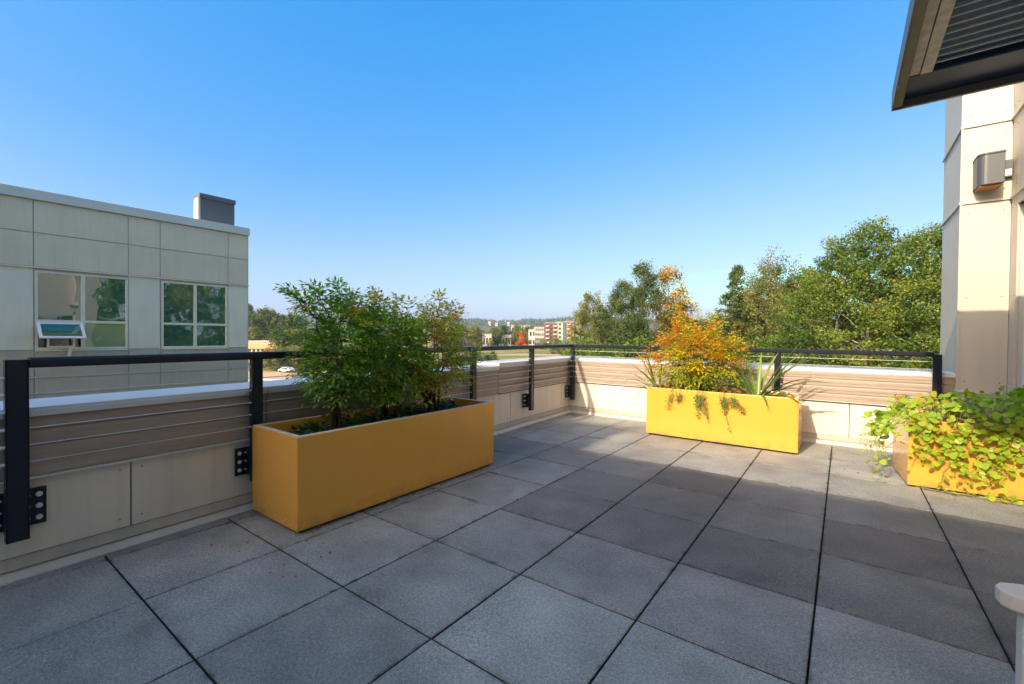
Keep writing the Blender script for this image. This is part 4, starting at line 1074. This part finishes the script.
def fpan(name, face, a0, a1, fixed):
    for z0, z1 in zip(zz[:-1], zz[1:]):
        b = MB(); g_ = .005
        if face == 'y': LB(a0+.002, a1-.002, fixed, fixed+.018, z0+g_, z1-g_, b)
        else: LB(fixed, fixed+.018, a0+.002, a1-.002, z0+g_, z1-g_, b)
        b.cur = 1
        if z1-z0 > .5 and z0 > -1:
            for q in (a0+.05, a1-.05):
                k = 3 if z1-z0 > 1.5 else 2
                for i in range(k):
                    z = z0+.1+(z1-z0-.2)*i/(k-1)
                    if face == 'y': b.cyl((q-ox, fixed-oy, z), (0, 1, 0), .006, .004, 8)
                    else: b.cyl((fixed-ox, q-oy, z), (1, 0, 0), .006, .004, 8)
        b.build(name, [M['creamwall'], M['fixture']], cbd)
fpan('facade_panel', 'x', 6.222, 7.23, 4.05)       # face A, towards the left
fpan('facade_panel', 'y', 4.05, XC, 6.2)           # face B, towards the terrace
# face C with the window
for a0, a1 in ((6.0, 6.198), (3.4, 4.9), (1.9, 3.4), (.4, 1.9), (-1.1, .4), (-2.6, -1.1), (-4.1, -2.6), (-5.6, -4.1), (-7.1, -5.6), (-9, -7.1)):
    fpan('facade_panel', 'x', a0, a1, XC)
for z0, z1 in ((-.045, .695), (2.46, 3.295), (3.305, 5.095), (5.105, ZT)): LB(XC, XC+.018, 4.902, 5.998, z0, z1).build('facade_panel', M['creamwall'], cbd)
# horizontal z-flashing following the faces
b = MB()
for z in (.70, 2.555, 3.30):
    LB(4.032, 4.049, 6.182, 7.23, z-.010, z+.010, b); LB(4.049, XC-.018, 6.182, 6.199, z-.010, z+.010, b); LB(XC-.018, XC-.001, .4, 6.199, z-.010, z+.010, b) if z > 1 else None
b.build('joint_flashing', M['lip'], cbd)
MB().box(-.012, .006, -.012, .006, -.05, ZT).build('corner_trim', M['creamwall'], cbd)
# window in the recess
b = MB(); f = .06
LB(XC+.05, XC+.12, 4.9, 6.0, .72, .72+f, b); LB(XC+.05, XC+.12, 4.9, 6.0, 2.45-f, 2.45, b); LB(XC+.05, XC+.12, 4.9, 4.9+f, .72+f, 2.45-f, b); LB(XC+.05, XC+.12, 6.0-f, 6.0, .72+f, 2.45-f, b); LB(XC+.05, XC+.12, 5.42, 5.48, .72+f, 2.45-f, b); LB(XC+.05, XC+.12, 4.96, 5.42, 1.70, 1.75, b); LB(XC+.05, XC+.12, 5.48, 5.94, 1.70, 1.75, b)
wo = b.build('window', M['white'], cbd, bevel=.004, seg=1)
LB(XC+.019, XC+.125, 6.0-.004, 6.0+.002, .72, 2.45).build('window_reveal', M['creamwall'], wo)
LB(XC+.019, XC+.125, 4.9-.002, 4.9+.004, .72, 2.45).build('window_reveal', M['creamwall'], wo)
LB(XC+.019, XC+.125, 4.905, 5.995, .716, .722).build('window_sill', M['creamwall'], wo)
wp = MB().box(XC+.075-ox, XC+.08-ox, 4.95-oy, 5.95-oy, .77, 2.40).build('pane', M['darkglass'], wo)
# unseen wing and higher left slab, added behind the camera to cast floor shade
YB = -9.0; HB = (4.38-YB)*.5815; HD = (5.85-YB)*.5815; XD = .9-.155*(5.85-YB)
b = MB(); LB(-3.6, 9, -16, YB, -9, HB, b).build('shade_wing_wall', M['creamwall'], cbd)
LB(-14, XD, -16, YB, HD-.2, HD).build('shade_slab', M['cap'], cbd)
LB(-14, -3.6, -16, YB-4, -9, HD-.2).build('shade_rear_wall', M['creamwall'], cbd)
for x in (-3.0, -.2, 2.6):
    b = MB(); LB(x, x+1.9, YB, YB+.06, .02, 2.2, b)
    dw = b.build('glass_door', M['white'], cbd); b = MB(); LB(x+.08, x+.92, YB+.061, YB+.066, .1, 2.12, b).build('pane', M['darkglass'], dw); b = MB(); LB(x+.98, x+1.82, YB+.061, YB+.066, .1, 2.12, b).build('pane', M['darkglass'], dw)
# body of the building under the terrace
b = MB(); LB(-.62, 4.04, YB, 6.60, ZG, -.305, b); b.build('lower_storeys', M['creamwall'], cbd)

# ---- canopy
cn = empty('canopy', (XC, 3.9, 2.73), 0, 'dark metal framed canopy with pale slats overhead at the top right', 'canopy')
cxo, cyo = XC, 3.9
def CB(x0, x1, y0, y1, z0, z1, b): return b.box(x0-cxo, x1-cxo, y0-cyo, y1-cyo, z0, z1)
X0, X1, Y0, Y1 = 3.367, XC-.003, 1.0, 3.90
b = MB()
CB(X0, X0+.008, Y0, Y1, 0, .12, b); CB(X0+.009, X0+.05, Y0, Y1-.05, 0, .006, b); CB(X0+.009, X0+.05, Y0, Y1-.009, .112, .12, b)
b.build('side_channel', M['bronze'], cn)
b = MB(); CB(X0+.009, X1, Y1-.008, Y1, 0, .12, b); CB(X0+.051, X1, Y1-.022, Y1-.009, 0, .006, b); CB(X0+.009, X1, Y1-.05, Y1-.009, .112, .12, b)
b.build('front_channel', mat('flange_metal', (.3, .26, .22), .4, metal=.3), cn)
b = MB(); CB(X0+.009, X1, Y0, Y0+.008, 0, .12, b); b.build('back_channel', M['bronze'], cn)
b = MB(); CB(X0+.052, X1, 3.56, Y1-.012, .05, .10, b); b.build('front_beam', M['navy'], cn, bevel=.01)
b = MB(); CB(X0+.052, X0+.103, Y0, 3.555, .052, .06, b); CB(X0+.108, X0+.16, Y0, 3.555, .046, .06, b); b.build('soffit_strip', M['beige'], cn)
b = MB(); CB(X0+.103, X0+.108, Y0, 3.555, .058, .062, b); b.build('soffit_seam', M['core'], cn)
MB().box(X0+.009-cxo, X1-cxo, Y0+.009-cyo, Y1-.051-cyo, .108, .1115).build('canopy_deck', mat('blue_grey_deck', (.14, .21, .29), .4, metal=.2), cn)
for i in range(32):
    y = 3.49-i*.075
    b = MB(); b.obox((((X0+.162+X1)/2)-cxo, y-cyo, .068), ((X1-X0-.162)/2-.001, 0, 0), (0, .0085, .009), (0, -.002, .002)); b.build('slat', M['slat'], cn)

# ---- wall light on face B
wl = empty('wall_light', (4.21, 6.2, 2.65), 0, 'grey boxy wall light with amber underside on the cream wall', 'wall light')
pr = []
b = MB(); n = 8
pts = [(-.095, 0), (-.095, -.10)]
pts = [(.09, -.001), (-.085, -.001), (-.085, -.17)]+[(-.085+.06*(1-math.cos(a)), -.17-.06*math.sin(a)) for a in np.linspace(0, math.pi/2, 6)[1:]]+[(.09, -.23)]
b.prism_z([(x, y) for x, y in pts][::-1], 0.012, .29).build('housing', M['fixture'], wl, bevel=.004)
b = MB(); b.prism_z([(x*1.04, y*1.03-.002) for x, y in pts][::-1], .29, .305).build('lid', M['fixture'], wl)
MB().box(-.07, .07, -.20, -.04, .0, .0115).build('lens', M['amber'], wl)
MB().box(.091, .172, -.05, -.001, .10, .26).build('junction_box', M['fixture'], wl)
MB().box(.12, .165, -.056, -.051, .11, .17).build('tag_plate', M['white'], wl)

# ---- patio chair whose arm shows at the lower right
def chair():
    root = empty('patio_chair', (3.75, 1.10, 0), 0, 'beige patio chair whose left arm shows at the lower right corner', 'chair'); O = Vector((3.75, 1.10, 0))
    d = Vector((1, .12, 0)).normalized(); s = Vector((-d.y, d.x, 0))
    def P(a, b, z): p = Vector((3.420, 1.50, 0))+d*a+s*b; return (p.x-O.x, p.y-O.y, z)
    def arm(off):
        b = MB(); w2 = .042
        out = [(0, -w2*.35), (.012, -w2*.8), (.04, -w2), (.52, -w2*.9), (.52, w2*.9), (.05, w2), (.012, w2*.7), (0, w2*.3)]
        n = len(out)
        b.add([P(a, q+off, .615) for a, q in out]+[P(a, q+off, .652) for a, q in out], [(i, (i+1) % n, (i+1) % n+n, i+n) for i in range(n)]+[tuple(range(n-1, -1, -1)), tuple(range(n, 2*n))])
        b.build('armrest', M['chair'], root, bevel=.006, seg=3)
        for a0, rake in ((.036, .0), (.47, -.06)):
            l = MB(); V = [P(a0, off-.018, .614), P(a0+.05, off-.018, .614), P(a0+.05, off+.018, .614), P(a0, off+.018, .614), P(a0-rake, off-.016, 0), P(a0-rake+.035, off-.016, 0), P(a0-rake+.035, off+.016, 0), P(a0-rake, off+.016, 0)]
            l.add(V, [(0, 1, 2, 3), (7, 6, 5, 4), (0, 4, 5, 1), (1, 5, 6, 2), (2, 6, 7, 3), (3, 7, 4, 0)]); l.build('leg', M['chair'], root, bevel=.005)
    arm(-.045); arm(-.60)
    b = MB()
    for k in range(6):
        a0 = .02+k*.082; V = []
        for z in (.395, .42): V += [P(a0, -.57, z), P(a0+.07, -.57, z), P(a0+.07, -.08, z), P(a0, -.08, z)]
        b.add(V, [(0, 3, 2, 1), (4, 5, 6, 7), (0, 1, 5, 4), (1, 2, 6, 5), (2, 3, 7, 6), (3, 0, 4, 7)])
    b.build('seat', M['chair'], root, bevel=.005)
    b = MB()
    for k in range(6):
        q0 = -.56+k*.082; V = []
        for z, sh in ((.43, .48), (.92, .60)): V += [P(sh, q0, z), P(sh+.022, q0, z), P(sh+.022, q0+.065, z), P(sh, q0+.065, z)]
        b.add(V, [(0, 3, 2, 1), (4, 5, 6, 7), (0, 1, 5, 4), (1, 2, 6, 5), (2, 3, 7, 6), (3, 0, 4, 7)])
    b.build('backrest', M['chair'], root, bevel=.004)
chair()

# ---- look-alikes in a group: say which one by its order from the left
def ordinal(n):
    ones = ['', 'first', 'second', 'third', 'fourth', 'fifth', 'sixth', 'seventh', 'eighth', 'ninth', 'tenth', 'eleventh', 'twelfth', 'thirteenth', 'fourteenth', 'fifteenth', 'sixteenth', 'seventeenth', 'eighteenth', 'nineteenth']
    if n < 20: return ones[n]
    t = ['twenty', 'thirty', 'forty', 'fifty', 'sixty'][n//10-2]
    return (t+'-'+ones[n % 10]) if n % 10 else {'twenty': 'twentieth', 'thirty': 'thirtieth', 'forty': 'fortieth', 'fifty': 'fiftieth', 'sixty': 'sixtieth'}[t]
by = {}
for o in COL.objects:
    if o.parent is None and o.get('group') and o.get('label'): by.setdefault((o['group'], o['label']), []).append(o)
for (g_, l_), os_ in by.items():
    if len(os_) > 1:
        os_.sort(key=lambda o: math.atan2(o.location.x-CAM[0], o.location.y-CAM[1]))
        for i_, o in enumerate(os_): o['label'] = l_.split(',')[0]+', '+ordinal(i_+1)+' from the left'
